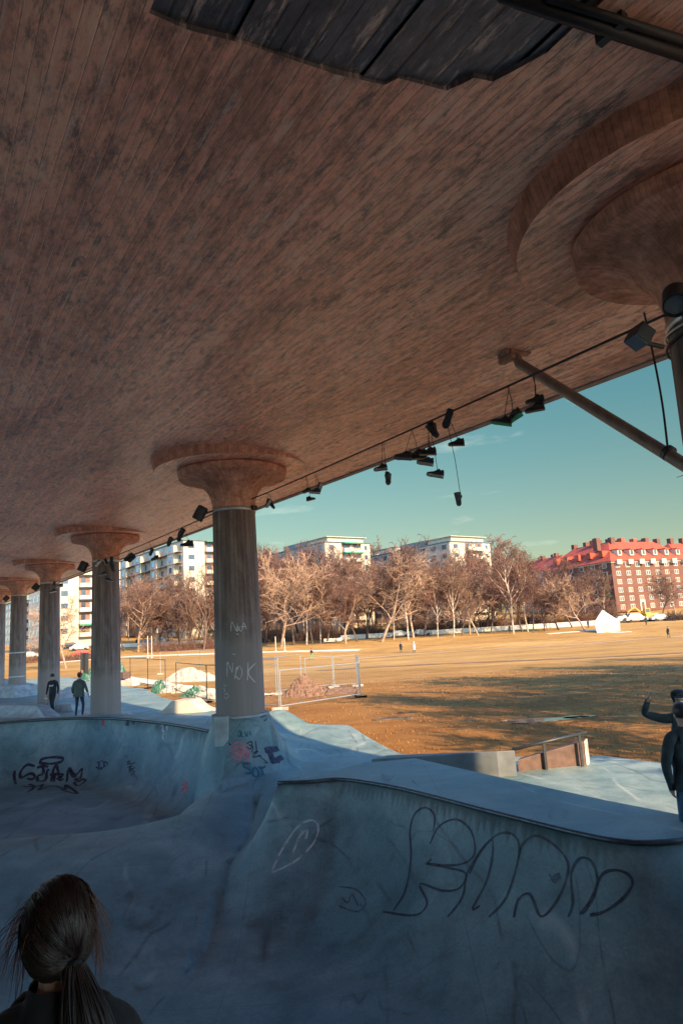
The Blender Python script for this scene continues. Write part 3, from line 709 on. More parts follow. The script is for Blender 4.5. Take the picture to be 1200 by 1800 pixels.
hub = quad_block('sloping_ledge', 'sloping brown-faced concrete ledge, shade darkened into its face and sunlight into its pale end, under the grind rail', 'ledge', [a, b, b + n2, a + n2], -.02, [.22, .46, .46, .22], M['brownboard'])  # brown face darkened in its colour to stand in for shade
MB().obox(b + Vector((.003, -.01, -.02)), (.05, .02, 0), (n2.x, n2.y + .02, 0), (0, 0, .485)).build('sunlit_end_face', M['conc_warm'], hub, bevel=.008)  # pale colour stands in for sunlight on the end
rail = empty('grind_rail', at_z(956, 1345, 0)); tag(rail, 'dark steel grind rail rising on two posts behind the sloping ledge', 'rail')
def loc(o, p): return Vector(p) - o.location
r0 = at_Y(900, 1318, 14.2); r1 = at_Y(1030, 1287.5, 14.4)
MB().tube([loc(rail, r0), loc(rail, r1)], .032, 8).build('bar', M['darkmetal'], rail, smooth=True)
for f in (.42, .90):
    q = r0.lerp(r1, f); MB().box((0, 0, q.z / 2), (.05, .05, q.z)).build('post', M['darkmetal'], rail, loc=loc(rail, (q.x, q.y, 0)))
# funbox left of the front column
fb = at_z(325, 1252, 0); fu = MB(); xs = np.linspace(-1.3, 1.3, 27); vs = []
for x in xs:
    t = abs(x); h = .5 if t < .42 else max(0, .5 - (.5 - .5 * ((1.3 - t) / .88) ** 2))
    for y in (0, .55, 1.1, 1.5): vs.append((x, y - .4, h if y < 1.2 else max(0, h - .25)))
fs = [(i * 4 + k, i * 4 + k + 1, i * 4 + k + 5, i * 4 + k + 4) for i in range(26) for k in range(3)]
vs += [(x, -.4, -.05) for x in xs] + [(x, 1.1, -.05) for x in xs]
fs += [(108 + i, 109 + i, (i + 1) * 4, i * 4) for i in range(26)] + [(135 + i, i * 4 + 3, (i + 1) * 4 + 3, 136 + i) for i in range(26)]
fun = fu.add(vs, fs).build('funbox', M['conc_warm'], smooth=True, auto=True, loc=(fb.x, fb.y, .0)); fun.rotation_euler = (0, 0, -.25)
tag(fun, 'sunlit concrete funbox with curved ramps on both sides beside the building fence', 'funbox')
def wedge(px, py, wid, dep, hgt, rz, name, label, m='conc', taper=.55, z=0):
    p = at_z(px, py, z); o = MB().box((0, 0, hgt / 2 - .02), (wid, dep, hgt + .04), 0, 0, taper).build(name, M[m], bevel=.015, loc=(p.x, p.y, z)); o.rotation_euler = (0, 0, rz)
    return tag(o, label, 'ramp' if taper < 1 else 'ledge')
wedge(16, 1224, 4.6, 2.4, .72, -.5, 'skate_ramp', 'wide grey bank ramp with a flat top, farthest left by the second column row', taper=.62)
wedge(62, 1216, 2.0, 1.6, .36, -.4, 'manual_pad', 'low grey concrete pad beyond the wide bank ramp', taper=.85)
wedge(122, 1226, 2.4, 2.2, .62, .3, 'skate_pyramid', 'grey pyramid ramp between the two walking skaters', taper=.12)
wedge(117, 1250, 1.35, .8, .34, -.25, 'kicker_ramp', 'small kicker ramp at the feet of the skater in black', taper=.6)
wedge(215, 1205, 2.8, .8, .34, -.5, 'grind_ledge', 'low concrete ledge with a brown edge behind the red-hatted skater\'s column', 'conc_warm', taper=1.0)
wedge(214, 1192, 1.3, .9, .5, -.5, 'plywood_box', 'small brown plywood box on the far side of the column', 'brownboard', taper=1.0)
wedge(188, 1259, 2.1, .5, .12, -.12, 'low_kerb', 'low concrete kerb just above the bowl rim at the foot of the column', taper=1.0)
# second quarter ramp at the left edge of the picture, its curved face towards the bowl
qp = MB(); q0 = at_z(-130, 1262, 0); q1 = at_z(52, 1263, 0); q2 = at_z(80, 1268, 0)
lv = []; nseg = 14
for P, top in ((q0, .50), (q0.lerp(q1, .5), .50), (q1, .48), (q2, .06)):
    for i in range(nseg + 1):
        t = i / nseg; th = R(70) * t; rr_ = top / (1 - math.cos(R(70)))
        lv.append((P.x, P.y + rr_ * math.sin(th), rr_ * (1 - math.cos(th)) - .01))
    lv.append((P.x, P.y + rr_ * math.sin(R(70)) + .9, top - .01)); lv.append((P.x, P.y + rr_ * math.sin(R(70)) + 1.6, -.02))
n = nseg + 3
o = qp.add(lv, [(j * n + i, j * n + i + 1, (j + 1) * n + i + 1, (j + 1) * n + i) for j in range(3) for i in range(n - 1)]).build('quarter_ramp', M['conc'], smooth=True, auto=True)
tag(o, 'low curved quarter ramp beyond the bowl rim, near the skater in the black hoodie', 'ramp')

# ------------------------------------------------------------------ cable, lamps, drain pipe
def col_anchor(i, x, y, rad=.62):
    return at_Y(x, y, COLUMN_Y[i])
CABLE = [at_Y(1215, 545, 6.2), at_Y(1165, 555, 6.5)]
cab_px = [(470, 866, 16.5), (375, 903, 17.0), (203, 977, 27.9), (150, 1003, 28.5), (98, 1022, 39.2), (64, 1037, 39.9)]
CABLE += [at_Y(*q) for q in cab_px]
cpts = []
for i, (a, b) in enumerate(zip(CABLE, CABLE[1:])):
    sag = .02 if (b - a).length > 4 else 0
    for k in range(24):
        t = k / 24; p = a.lerp(b, t); p.z -= sag * 4 * t * (1 - t); cpts.append(p)
cpts.append(CABLE[-1])
o = MB().tube(cpts, .016, 5).build('overhead_cable', M['wire'], smooth=True); tag(o, 'long black cable strung from column to column with shoes hanging on it', 'cable')
cpx = [proj(p) for p in cpts]
def on_cable(x):
    best = min(range(len(cpx) - 1), key=lambda i: abs(cpx[i][0] - x)); return cpts[best].copy()
def lamp(name, label, mount, head, aim, rad, length, box=False, anchor=None):
    o = empty(name, head); tag(o, label, 'floodlight', 'black floodlights strapped to the columns')
    d = (Vector(aim)).normalized(); q = d.to_track_quat('Z', 'Y').to_matrix()
    hm = MB()
    if box: hm.box((0, 0, 0), (rad * 2, rad * 1.7, length), 0, 0, 1.0)
    else: hm.lathe([(rad * .75, -length / 2), (rad, -length / 2 + .04), (rad, length / 2), (rad * .86, length / 2), (rad * .84, length / 2 - .05), (0.001, length / 2 - .05)], n=28).lathe([(.001, -length / 2), (rad * .75, -length / 2)], n=28)
    hm.v = [tuple(q @ Vector(v)) for v in hm.v]; hm.build('housing', M['darkmetal'], o, bevel=.01 if box else 0, smooth=not box, auto=not box)
    gm = MB()
    if box: gm.box((0, 0, length / 2 + .004), (rad * 1.8, rad * 1.5, .008))
    else: gm.lathe([(.001, length / 2 - .03), (rad * .84, length / 2 - .03)], n=28)
    gm.v = [tuple(q @ Vector(v)) for v in gm.v]; gm.build('lens', M['glass'], o)
    MB().tube([Vector((0, 0, 0)), Vector((0, 0, -.04)) + (Vector(mount) - Vector(head)) * .25, Vector(mount) - Vector(head)], .022, 6).build('arm', M['darkmetal'], o)
    return o
lamp('floodlight', 'black tube floodlight on a short arm at the left of the front column\'s neck', at_Y(374, 898, 16.6), at_Y(352, 902, 16.4), (-.55, .1, -.9), .135, .36)
lamp('floodlight', 'small black floodlight at the neck of the column behind the red-hatted skater', at_Y(158, 994, 28.1), at_Y(146, 996, 28.0), (-.4, -.1, -.9), .17, .42)
lamp('floodlight', 'small floodlight at the neck of the column behind the skater in black', at_Y(68, 1028, 39.4), at_Y(63, 1032, 39.2), (-.6, -.2, -.7), .18, .40)
lamp('floodlight', 'black floodlight on the farthest lamp-bearing column, half hidden by its neighbour', at_Y(14, 1050, 50.6), at_Y(11, 1052, 50.4), (-.6, -.2, -.7), .18, .4)
lamp('floodlight', 'large black cylinder lamp aimed down at the near column by the picture edge', at_Y(1205, 560, 6.1), at_Y(1187, 525, 5.9), (-.30, -.5, -.62), .115, .30)
lamp('floodlight', 'flat box floodlight on a bent arm in front of the sky at the near column', at_Y(1166, 610, 6.2), at_Y(1124, 591, 6.2), (-.6, -.15, -.85), .10, .17, True)
# straps and loose cables round the near column
near = cols[0][0]; zn0 = cols[0][2] - near.location.z
for dz, m, tilt in ((-.10, 'steel', .02), (-.22, 'wire', -.02)):
    ring = [Vector((.56 * math.cos(t), .56 * math.sin(t), zn0 + dz + tilt * math.cos(t * 2))) for t in np.linspace(0, 2 * math.pi, 40)]
    MB().tube(ring, .014, 6).build('strap_cable', M[m], near, smooth=True)
mk = MB().box((0, 0, 0), (.16, .12, .12)).build('clamp_block', M['darkmetal'], cols[1][0], bevel=.01); q = cols[1][0].matrix_basis.inverted() @ at_Y(446, 893, 16.7); mk.location = q
# drain pipe from the soffit out past the near column
dp0 = on_soffit(906, 618); dp1 = at_Y(1235, 837, 7.3)
dpo = empty('drain_pipe', dp0); tag(dpo, 'thick brown drain pipe slanting down from the bridge underside across the sky', 'pipe')
kn = dp0 + Vector((0, 0, -.16)) + (dp1 - dp0).normalized() * .06
MB().tube([Vector((0, 0, .06)), Vector((0, 0, -.05)), loc(dpo, kn)], .068, 14).tube([loc(dpo, kn), loc(dpo, dp1)], .076, 16).build('pipe', M['pipe'], dpo, smooth=True, auto=True)
br = MB().box((0, 0, .0), (.44, .14, .10), .2).box((-.12, .05, -.05), (.12, .3, .16), .5).build('bracket', M['rust'], dpo, bevel=.01)
qc = dp0.lerp(dp1, .86); MB().tube([loc(dpo, qc) - (dp1 - dp0).normalized() * .03, loc(dpo, qc) + (dp1 - dp0).normalized() * .03], .094, 16).build('clamp', M['darkmetal'], dpo)
hp0 = on_soffit(1130, 541); hp1 = at_Y(1173, 786, 7.6); hm = at_Y(1151, 640, 8.0)
o = MB().tube(spline([hp0, hm, at_Y(1164, 712, 7.8), hp1], 8), .013, 6).build('hanging_cable', M['wire'], smooth=True); tag(o, 'thin dark cable hanging in front of the sky down to the drain pipe', 'cable')
# conduits across the underside, top right
cpa = empty('conduit_run', on_soffit(1060, 40)); tag(cpa, 'pair of dark conduits crossing the bridge underside above the near column', 'conduit')
for (xa, ya), (xb, yb), r_ in (((880, -10), (1260, 112), .045), ((960, -6), (1260, 88), .03), ((905, 10), (1260, 125), .016)):
    a, b = on_soffit(xa, ya, -.07), on_soffit(xb, yb, -.07); MB().tube([loc(cpa, a), loc(cpa, b)], r_, 8).build('conduit', M['wire'], cpa, smooth=True)
MB().box((0, 0, -.03), (.07, .22, .14), .6).build('bracket', M['darkmetal'], cpa, loc=(.05, 0, 0))

# ------------------------------------------------------------------ shoes on the cable
def shoe_parts(L=.29):
    """a shoe pointing along +X, hung from its tongue at the origin side"""
    up = MB(); n = 14; secs = []
    prof = [(-.49, .20, .16), (-.47, .28, .30), (-.42, .33, .42), (-.34, .34, .40), (-.25, .36, .37), (-.16, .36, .46), (-.09, .35, .42), (.0, .35, .32), (.10, .36, .245), (.22, .40, .20), (.34, .385, .165), (.43, .31, .135), (.48, .21, .11), (.505, .10, .09)]
    vs = []
    for x, wd, h in prof:
        for k in range(n):
            a = 2 * math.pi * k / n; vs.append((x * L, .5 * wd * L * math.cos(a), (.06 + max(-.02, h * (.5 + .5 * math.sin(a)))) * L))
    fs = [(i * n + k, i * n + (k + 1) % n, (i + 1) * n + (k + 1) % n, (i + 1) * n + k) for i in range(len(prof) - 1) for k in range(n)]
    fs += [tuple(range(n)), tuple((len(prof) - 1) * n + k for k in range(n))]
    up.add(vs, fs)
    so = MB(); ol = [(-.50, .13), (-.44, .17), (-.2, .165), (.1, .165), (.3, .195), (.44, .14), (.5, .03)]
    pts = [(x * L, y * L) for x, y in ol] + [(x * L, -y * L) for x, y in ol[::-1]]
    so.prism(pts, 0, .085 * L)
    return up, so
up, so = shoe_parts()
hung = MB().tube([(0, 0, 0), (0, 0, -.3)], .004, 4)
def hanging(label, x, drops, mats, lace='wire', name='hanging_shoes', pos=None):
    """drops: (drop below the cable, dx, heading, pitch, roll, size) for each shoe of the pair"""
    p = pos or on_cable(x); o = empty(name, p); tag(o, label, 'shoes', 'shoes thrown over the cable')
    for i, (dr, dx, hd, pi_, ro, sz) in enumerate(drops):
        sz = sz * .84
        R3 = Matrix.Rotation(hd, 3, 'Z') @ Matrix.Rotation(pi_, 3, 'Y') @ Matrix.Rotation(ro, 3, 'X')
        tie = R3 @ (Vector((-.02, 0, .115)) * sz); at = Vector((dx, 0, -dr)) - tie
        s = MB(); s.v = [tuple(R3 @ (Vector(v) * sz) + at) for v in up.v]; s.f = list(up.f); s.m = [0] * len(s.f)
        b = s.build('shoe', M[mats[0]], o, smooth=True, auto=True)
        s = MB(); s.v = [tuple(R3 @ (Vector(v) * sz) + at) for v in so.v]; s.f = list(so.f); s.m = [0] * len(s.f)
        s.build('sole', M[mats[1]], b)
        MB().tube([(0.012 * (i * 2 - 1), 0, .01), (dx * .6 + .01, .004, -dr * .55), (dx, 0, -dr)], .0055, 4).build('lace', M[lace], b)
    return o
k = R(20)
hanging('pair of dark sneakers hanging toes-down right beside the front column\'s lamp band', 469, [(.22, -.02, 2.6, .9, .2, 1), (.26, .12, -.5, .8, 0, 1)], ('darkmetal', 'shoe_sole'))
hanging('small dark pair of shoes, one above the other, right of the front column', 531, [(.28, 0, 2.8, .2, .2, .8), (.46, .06, -.4, -.1, 0, .85)], ('shoe', 'darkmetal'))
hanging('single grey sneaker pair with striped sides on short laces beside the sky\'s left end', 561, [(.36, 0, 2.7, -.2, .2, 1.05), (.30, .06, 2.2, .9, 0, .9)], ('jeans_dark', 'shoe_sole'))
hanging('shoes on thin laces, one flat and one dangling toe-down below it', 676, [(.40, -.05, 2.9, 0, .2, 1), (.60, .02, -1.9, 1.1, .3, 1)], ('darkmetal', 'shoe_sole'))
hanging('bulky black boots hanging level against the bridge edge', 716, [(.36, .06, 2.9, -.1, 0, 1.5), (.38, -.14, 2.8, -.2, .3, 1.2)], ('shoe', 'darkmetal'))
hanging('black high-top pair swinging heel-up at the left of the densest cluster', 748, [(.06, .10, -.9, .9, 0, 1.25), (.42, -.02, 2.9, -.1, 0, 1.1)], ('shoe', 'darkmetal'))
hanging('grey low shoes with pale soles hanging lowest in the densest cluster', 757, [(.58, -.06, 2.7, -.3, .2, 1.1), (.78, .08, 2.8, -.3, .2, 1.1)], ('jeans_dark', 'shoe_sole'))
hanging('black sneakers hanging sole-out just under the cable, right in the cluster', 779, [(.04, .04, 2.2, 1.0, .8, 1.25), (.40, .14, 2.9, -.1, 0, 1)], ('shoe', 'darkmetal'))
hanging('lone dark shoe on a very long lace turning in front of the open sky', 783, [(1.28, .11, .6, 1.35, .1, .85)], ('darkmetal', 'shoe'), name='dangling_shoe')
hanging('tall dark boot pair with a green sole edge between the cluster and the drain pipe', 903, [(.36, .02, 2.2, .2, 0, 1.1), (.42, -.1, 2.8, -.3, 0, 1.1)], ('shoe', 'green_cloth'))
hanging('pair of black skate shoes stacked sole to sole where the cable meets the drain pipe', 952, [(.28, .0, 2.9, -.05, 0, .95), (.38, -.02, 2.9, .06, 0, 1.0)], ('shoe', 'darkmetal'))
hanging('tiny dark pair high on the cable nearest the front column\'s left lamp', 328, [(.12, -.1, 2.5, .8, .2, 1.3), (.42, .1, 2.9, -.1, 0, 1.6)], ('shoe', 'darkmetal'))
hanging('dark shoe pair tucked close under the cable left of the front column', 313, [(.16, .0, 2.3, 1.0, .2, 1.3), (.30, -.3, 2.6, .9, .2, 1.2)], ('shoe', 'darkmetal'))
hanging('small worn pair over the left apartment block\'s roof', 264, [(.30, .05, 2.7, .9, .2, 1.1), (.50, .2, 2.9, .2, .2, 1.2)], ('shoe', 'darkmetal'))
hanging('single dark slip-on pair closest to the second column', 226, [(.18, .0, 2.8, .4, .5, 1.7), (.24, .1, 2.7, .5, .4, 1.5)], ('shoe', 'darkmetal'))
zc2 = at_Y(178, 985, 27.2)
hanging('white-soled sneakers bunched on the neck of the second column', 0, [(.10, -.1, 2.6, .6, .3, 1.3), (.05, .25, -.8, .8, 0, 1.3)], ('darkmetal', 'white_cloth'), pos=at_Y(176, 983, 27.3))
hanging('black shoes dangling at the right side of the second column\'s neck', 0, [(.04, .0, 2.0, 1.2, .3, 1.5), (.30, .06, -.6, 1.0, 0, 1.4)], ('shoe', 'darkmetal'), pos=at_Y(197, 982, 27.3))
hanging('low grey pair hanging flat below the second column\'s strap', 0, [(.42, .0, 2.9, .1, .3, 1.4), (.66, .25, .2, .2, 0, 1.3)], ('jeans_dark', 'shoe_sole'), pos=at_Y(181, 988, 27.3))
hanging('dark pair hanging by the third column\'s neck', 95, [(.1, 0, 2.3, 1.2, .3, 1.7), (.5, .12, -.7, 1.2, 0, 1.7)], ('shoe', 'darkmetal'))
hanging('pale-soled pair on the cable between second and third columns', 107, [(.25, 0, 2.8, .1, .3, 1.6), (.5, -.4, 2.8, .1, 0, 1.6)], ('darkmetal', 'white_cloth'))

# ------------------------------------------------------------------ graffiti strokes laid on the concrete
def stroke(mb, pts, wd, bvh, mw=None, n=5, lift=.006):
    sp = spline([(x, y) for x, y in pts], n) if len(pts) > 2 else [np.array(p, float) for p in np.linspace(pts[0], pts[1], 8)]
    prev = None; vs = []
    hits = []
    for x, y in sp:
        d = ray(x, y); o_ = CAM
        if mw is not None: o_ = mw.inverted() @ CAM; d = (mw.inverted().to_3x3() @ d).normalized()
        h = bvh.ray_cast(o_, d)
        if h[0] is None: continue
        nrm = h[1] if h[1].dot(d) < 0 else -h[1]
        hits.append((h[0] + nrm * lift, nrm))
    for i, (p, nr) in enumerate(hits):
        t = hits[min(i + 1, len(hits) - 1)][0] - hits[max(i - 1, 0)][0]
        if t.length < 1e-6: t = Vector((1, 0, 0))
        s = nr.cross(t).normalized() * wd / 2 * (.8 + .4 * abs(math.sin(i * .37))); vs += [p - s, p + s]
    if len(hits) > 1: mb.add(vs, [(2 * i, 2 * i + 1, 2 * i + 3, 2 * i + 2) for i in range(len(hits) - 1)])
def graffiti(name, strokes, wd, m, label, parent=park_o, bvh=PARK_BVH, mw=None):
    mb = MB()
    for st in strokes: stroke(mb, st, wd, bvh, mw)
    if not mb.v: return
    o = mb.build(name, M[m], parent); o['label'] = label; return o
def off(strokes, sx, sy, ox, oy): return [[(ox + x * sx, oy + y * sy) for x, y in st] for st in strokes]
# the big bubble letters on the ledge wall, pixels of a crop (580,1180) scaled 1.9355
K = 1 / 1.9355
bub = [[(215, 815), (255, 750), (275, 640), (272, 540), (290, 485), (325, 465), (355, 490), (352, 545)],
       [(340, 590), (370, 530), (430, 505), (480, 545), (492, 620), (455, 655), (390, 662), (325, 655), (400, 670), (462, 690), (440, 740), (380, 748), (305, 725), (330, 790), (290, 832), (180, 820)],
       [(330, 655), (345, 640)], [(400, 838), (450, 770), (470, 680), (545, 575), (552, 630), (530, 720), (485, 808), (510, 800)],
       [(540, 838), (600, 770), (640, 640), (640, 580), (610, 552), (565, 560), (510, 615), (475, 690)],
       [(640, 640), (655, 590), (700, 560), (760, 590), (808, 650), (800, 720), (760, 800), (715, 835), (680, 760), (640, 780), (625, 840)],
       [(810, 838), (825, 790), (820, 690), (850, 638), (890, 650), (908, 720), (870, 810), (850, 828)],
       [(850, 825), (890, 780), (920, 700), (960, 678), (1010, 690), (1028, 725), (990, 780), (930, 820), (885, 832), (900, 825)]]
graffiti('graffiti', off(bub, K, K, 580, 1180), .028, 'ink_faded', 'dark outline bubble letters sprayed along the curved wall')
graffiti('graffiti', off([[(30, 735), (90, 745), (122, 790), (90, 820), (30, 800)], [(40, 770), (60, 790), (75, 760), (95, 800)], [(745, 690), (765, 720), (780, 690), (750, 712), (785, 705)]], K, K, 580, 1180), .022, 'ink_grey', 'small faded scribbled oval at the end of the curved wall')
# chalk oval on the short wall
K2 = .5
graffiti('graffiti', off([[(955, 708), (985, 640), (1040, 555), (1090, 525), (1118, 545), (1105, 600), (1050, 660), (990, 695), (955, 708)], [(1030, 640), (1055, 580), (1080, 560), (1075, 590)], [(1065, 575), (1060, 560)]], K2, K2, 0, 1180), .03, 'chalk', 'chalk-white leaf-shaped outline on the curved wall')
# S T A M with halo and arrow on the bowl wall, crop (0,1240) x4
K4 = .25
stam = [[(245, 430), (190, 420), (145, 470), (150, 510), (215, 480), (245, 500), (225, 522), (190, 515)],
        [(260, 440), (300, 430), (340, 432)], [(300, 432), (305, 480), (265, 500), (270, 535), (320, 525), (330, 470), (345, 450)],
        [(360, 540), (375, 460), (395, 420), (410, 470), (420, 525), (450, 520)], [(350, 490), (400, 485), (445, 490), (400, 520), (440, 505)],
        [(365, 530), (385, 490), (380, 540)],
        [(470, 540), (485, 445), (530, 490), (578, 448), (568, 505), (560, 520)], [(490, 455), (515, 500), (540, 500)],
        [(280, 400), (300, 378), (370, 366), (440, 372), (430, 398), (360, 412), (290, 408), (280, 398)],
        [(520, 530), (535, 520), (555, 538), (580, 522), (600, 535), (545, 568), (520, 540)],
        [(160, 572), (240, 575), (300, 560), (275, 600), (340, 575), (400, 572), (460, 595), (460, 560), (545, 625), (430, 595)],
        [(200, 555), (240, 575), (192, 615)], [(240, 575), (215, 605)], [(105, 460), (100, 500), (112, 555)]]
graffiti('graffiti', off(stam, K4, K4, 0, 1240), .085, 'ink', 'dark tag of four letters under a halo with a long arrow on the bowl wall')
graffiti('graffiti', off([[(675, 410), (690, 400), (695, 440), (675, 435)], [(700, 440), (702, 400), (725, 395), (730, 435), (705, 440)], [(735, 395), (758, 412), (735, 432), (738, 396)], [(685, 450), (720, 448)], [(890, 400), (915, 395), (895, 415), (950, 405)], [(895, 440), (930, 425), (905, 455), (950, 440)], [(900, 480), (920, 460), (925, 490), (945, 470), (940, 492)], [(905, 430), (945, 470)]], K4, K4, 0, 1240), .035, 'ink', 'two small faded tags beside the big bowl-wall tag')
graffiti('graffiti', off([[(715, 122), (735, 122)], [(714, 127), (735, 128)]], K4, K4, 0, 1240), .12, 'red', 'red paint spot on the bowl rim')
graffiti('graffiti', off([[(875, 120), (905, 124)], [(878, 130), (908, 132)], [(925, 118), (945, 130)]], K4, K4, 0, 1240), .1, 'ink', 'black smudges under the bowl rim')
graffiti('graffiti', off([[(1135, 140), (1150, 155), (1140, 175), (1160, 190), (1145, 215), (1150, 240)], [(1165, 160), (1180, 150), (1172, 185)], [(1150, 195), (1170, 200)]], K4, K4, 0, 1240), .06, 'chalk', 'pale drips of paint on the bowl wall near the column foot')
graffiti('graffiti', off([[(640, 400), (655, 395), (645, 425), (660, 402)], [(638, 420), (660, 412)]], .5, .5, 0, 1180), .1, 'pink', 'pink smear low on the bowl wall')
# the foot of the column, crop (380,1240) x5.4545
K5 = 1 / 5.4545
graffiti('graffiti', off([[(230, 358), (180, 365), (143, 420), (155, 490), (210, 520), (280, 520), (312, 480), (300, 410), (250, 365), (215, 356)], [(165, 410), (195, 395), (175, 440), (200, 450)], [(205, 440), (225, 400), (240, 450), (255, 395)], [(185, 470), (215, 450), (230, 500), (255, 460), (275, 495), (300, 450)], [(190, 490), (230, 470), (270, 480), (295, 465)], [(235, 425), (265, 420), (285, 440), (260, 455)], [(170, 430), (230, 455)], [(225, 520), (222, 550)], [(305, 500), (318, 556)], [(180, 500), (178, 530)]], K5, K5, 380, 1240), .03, 'pink', 'pink circle filled with pink scribbled lettering, paint running down')
graffiti('graffiti', off([[(460, 425), (520, 410), (590, 405)], [(470, 455), (600, 425)], [(465, 440), (590, 415)], [(500, 460), (540, 560)], [(525, 450), (565, 560)], [(512, 455), (550, 565)], [(545, 555), (640, 505), (600, 530)], [(560, 520), (630, 490)], [(535, 540), (610, 545)]], K5, K5, 380, 1240), .075, 'ink', 'heavy black block letter on the column foot')
graffiti('graffiti', off([[(330, 560), (270, 562), (265, 590), (320, 620), (330, 650), (275, 655)], [(345, 640), (360, 680), (400, 685), (405, 640), (370, 600), (345, 640)], [(400, 600), (450, 600), (470, 580)], [(425, 600), (445, 660), (430, 670)]], K5, K5, 380, 1240), .05, 'teal', 'teal three-letter tag low on the column foot')
graffiti('graffiti', off([[(290, 370), (340, 350), (330, 420), (290, 400)], [(310, 380), (350, 400), (340, 450)], [(375, 340), (385, 440), (355, 450)], [(345, 470), (400, 440), (350, 500), (430, 480)], [(400, 480), (440, 510)], [(440, 510), (490, 555), (450, 550)], [(65, 300), (90, 285), (110, 300), (85, 330), (70, 305)], [(80, 340), (110, 320)], [(120, 365), (140, 385)], [(420, 120), (470, 100), (480, 135), (455, 150)], [(225, 80), (250, 70), (225, 100), (250, 120)], [(255, 70), (270, 110), (285, 80)], [(290, 70), (285, 110)]], K5, K5, 380, 1240), .026, 'ink', 'black marker tags scattered over the column foot')
graffiti('graffiti', off([[(205, 260), (235, 250), (225, 300), (205, 290)], [(245, 260), (240, 300), (265, 300)], [(275, 255), (290, 300), (305, 250)], [(320, 245), (330, 290)], [(75, 110), (100, 105), (85, 140), (105, 130)]], K5, K5, 380, 1240), .028, 'teal', 'faint teal tags on the column foot')
# chalk on the front column's shaft
co1 = cols[1][0]; sh = [c for c in co1.children if c.name.startswith('shaft')][0]
bmx = bmesh.new(); bmx.from_mesh(sh.data); SH = BVHTree.FromBMesh(bmx); bmx.free()
mwx = Matrix.Translation(co1.location) @ Matrix.Rotation(co1.rotation_euler.z, 4, 'Z')
K3 = 1 / 4.2857
graffiti('graffiti', off([[(168, 640), (172, 530), (205, 610), (210, 540)], [(225, 660), (240, 570), (235, 600), (262, 560), (280, 610), (262, 660), (235, 640)], [(325, 530), (320, 670)], [(380, 540), (325, 610), (378, 685)]], K3, K3, 360, 1040), .022, 'chalk', 'MOK written in chalk white', sh, SH, mwx)
graffiti('graffiti', off([[(195, 300), (205, 230), (235, 290), (245, 255)], [(245, 240), (240, 300), (265, 265), (245, 275), (275, 300)], [(280, 290), (292, 235), (312, 285)], [(275, 265), (312, 262)], [(235, 320), (255, 322)], [(205, 470), (228, 475)], [(145, 690), (150, 720), (165, 700)], [(135, 730), (150, 735), (148, 760)], [(150, 780), (165, 768), (180, 785), (165, 808), (148, 795)]], K3, K3, 360, 1040), .018, 'chalk', 'small chalk letters', sh, SH, mwx)
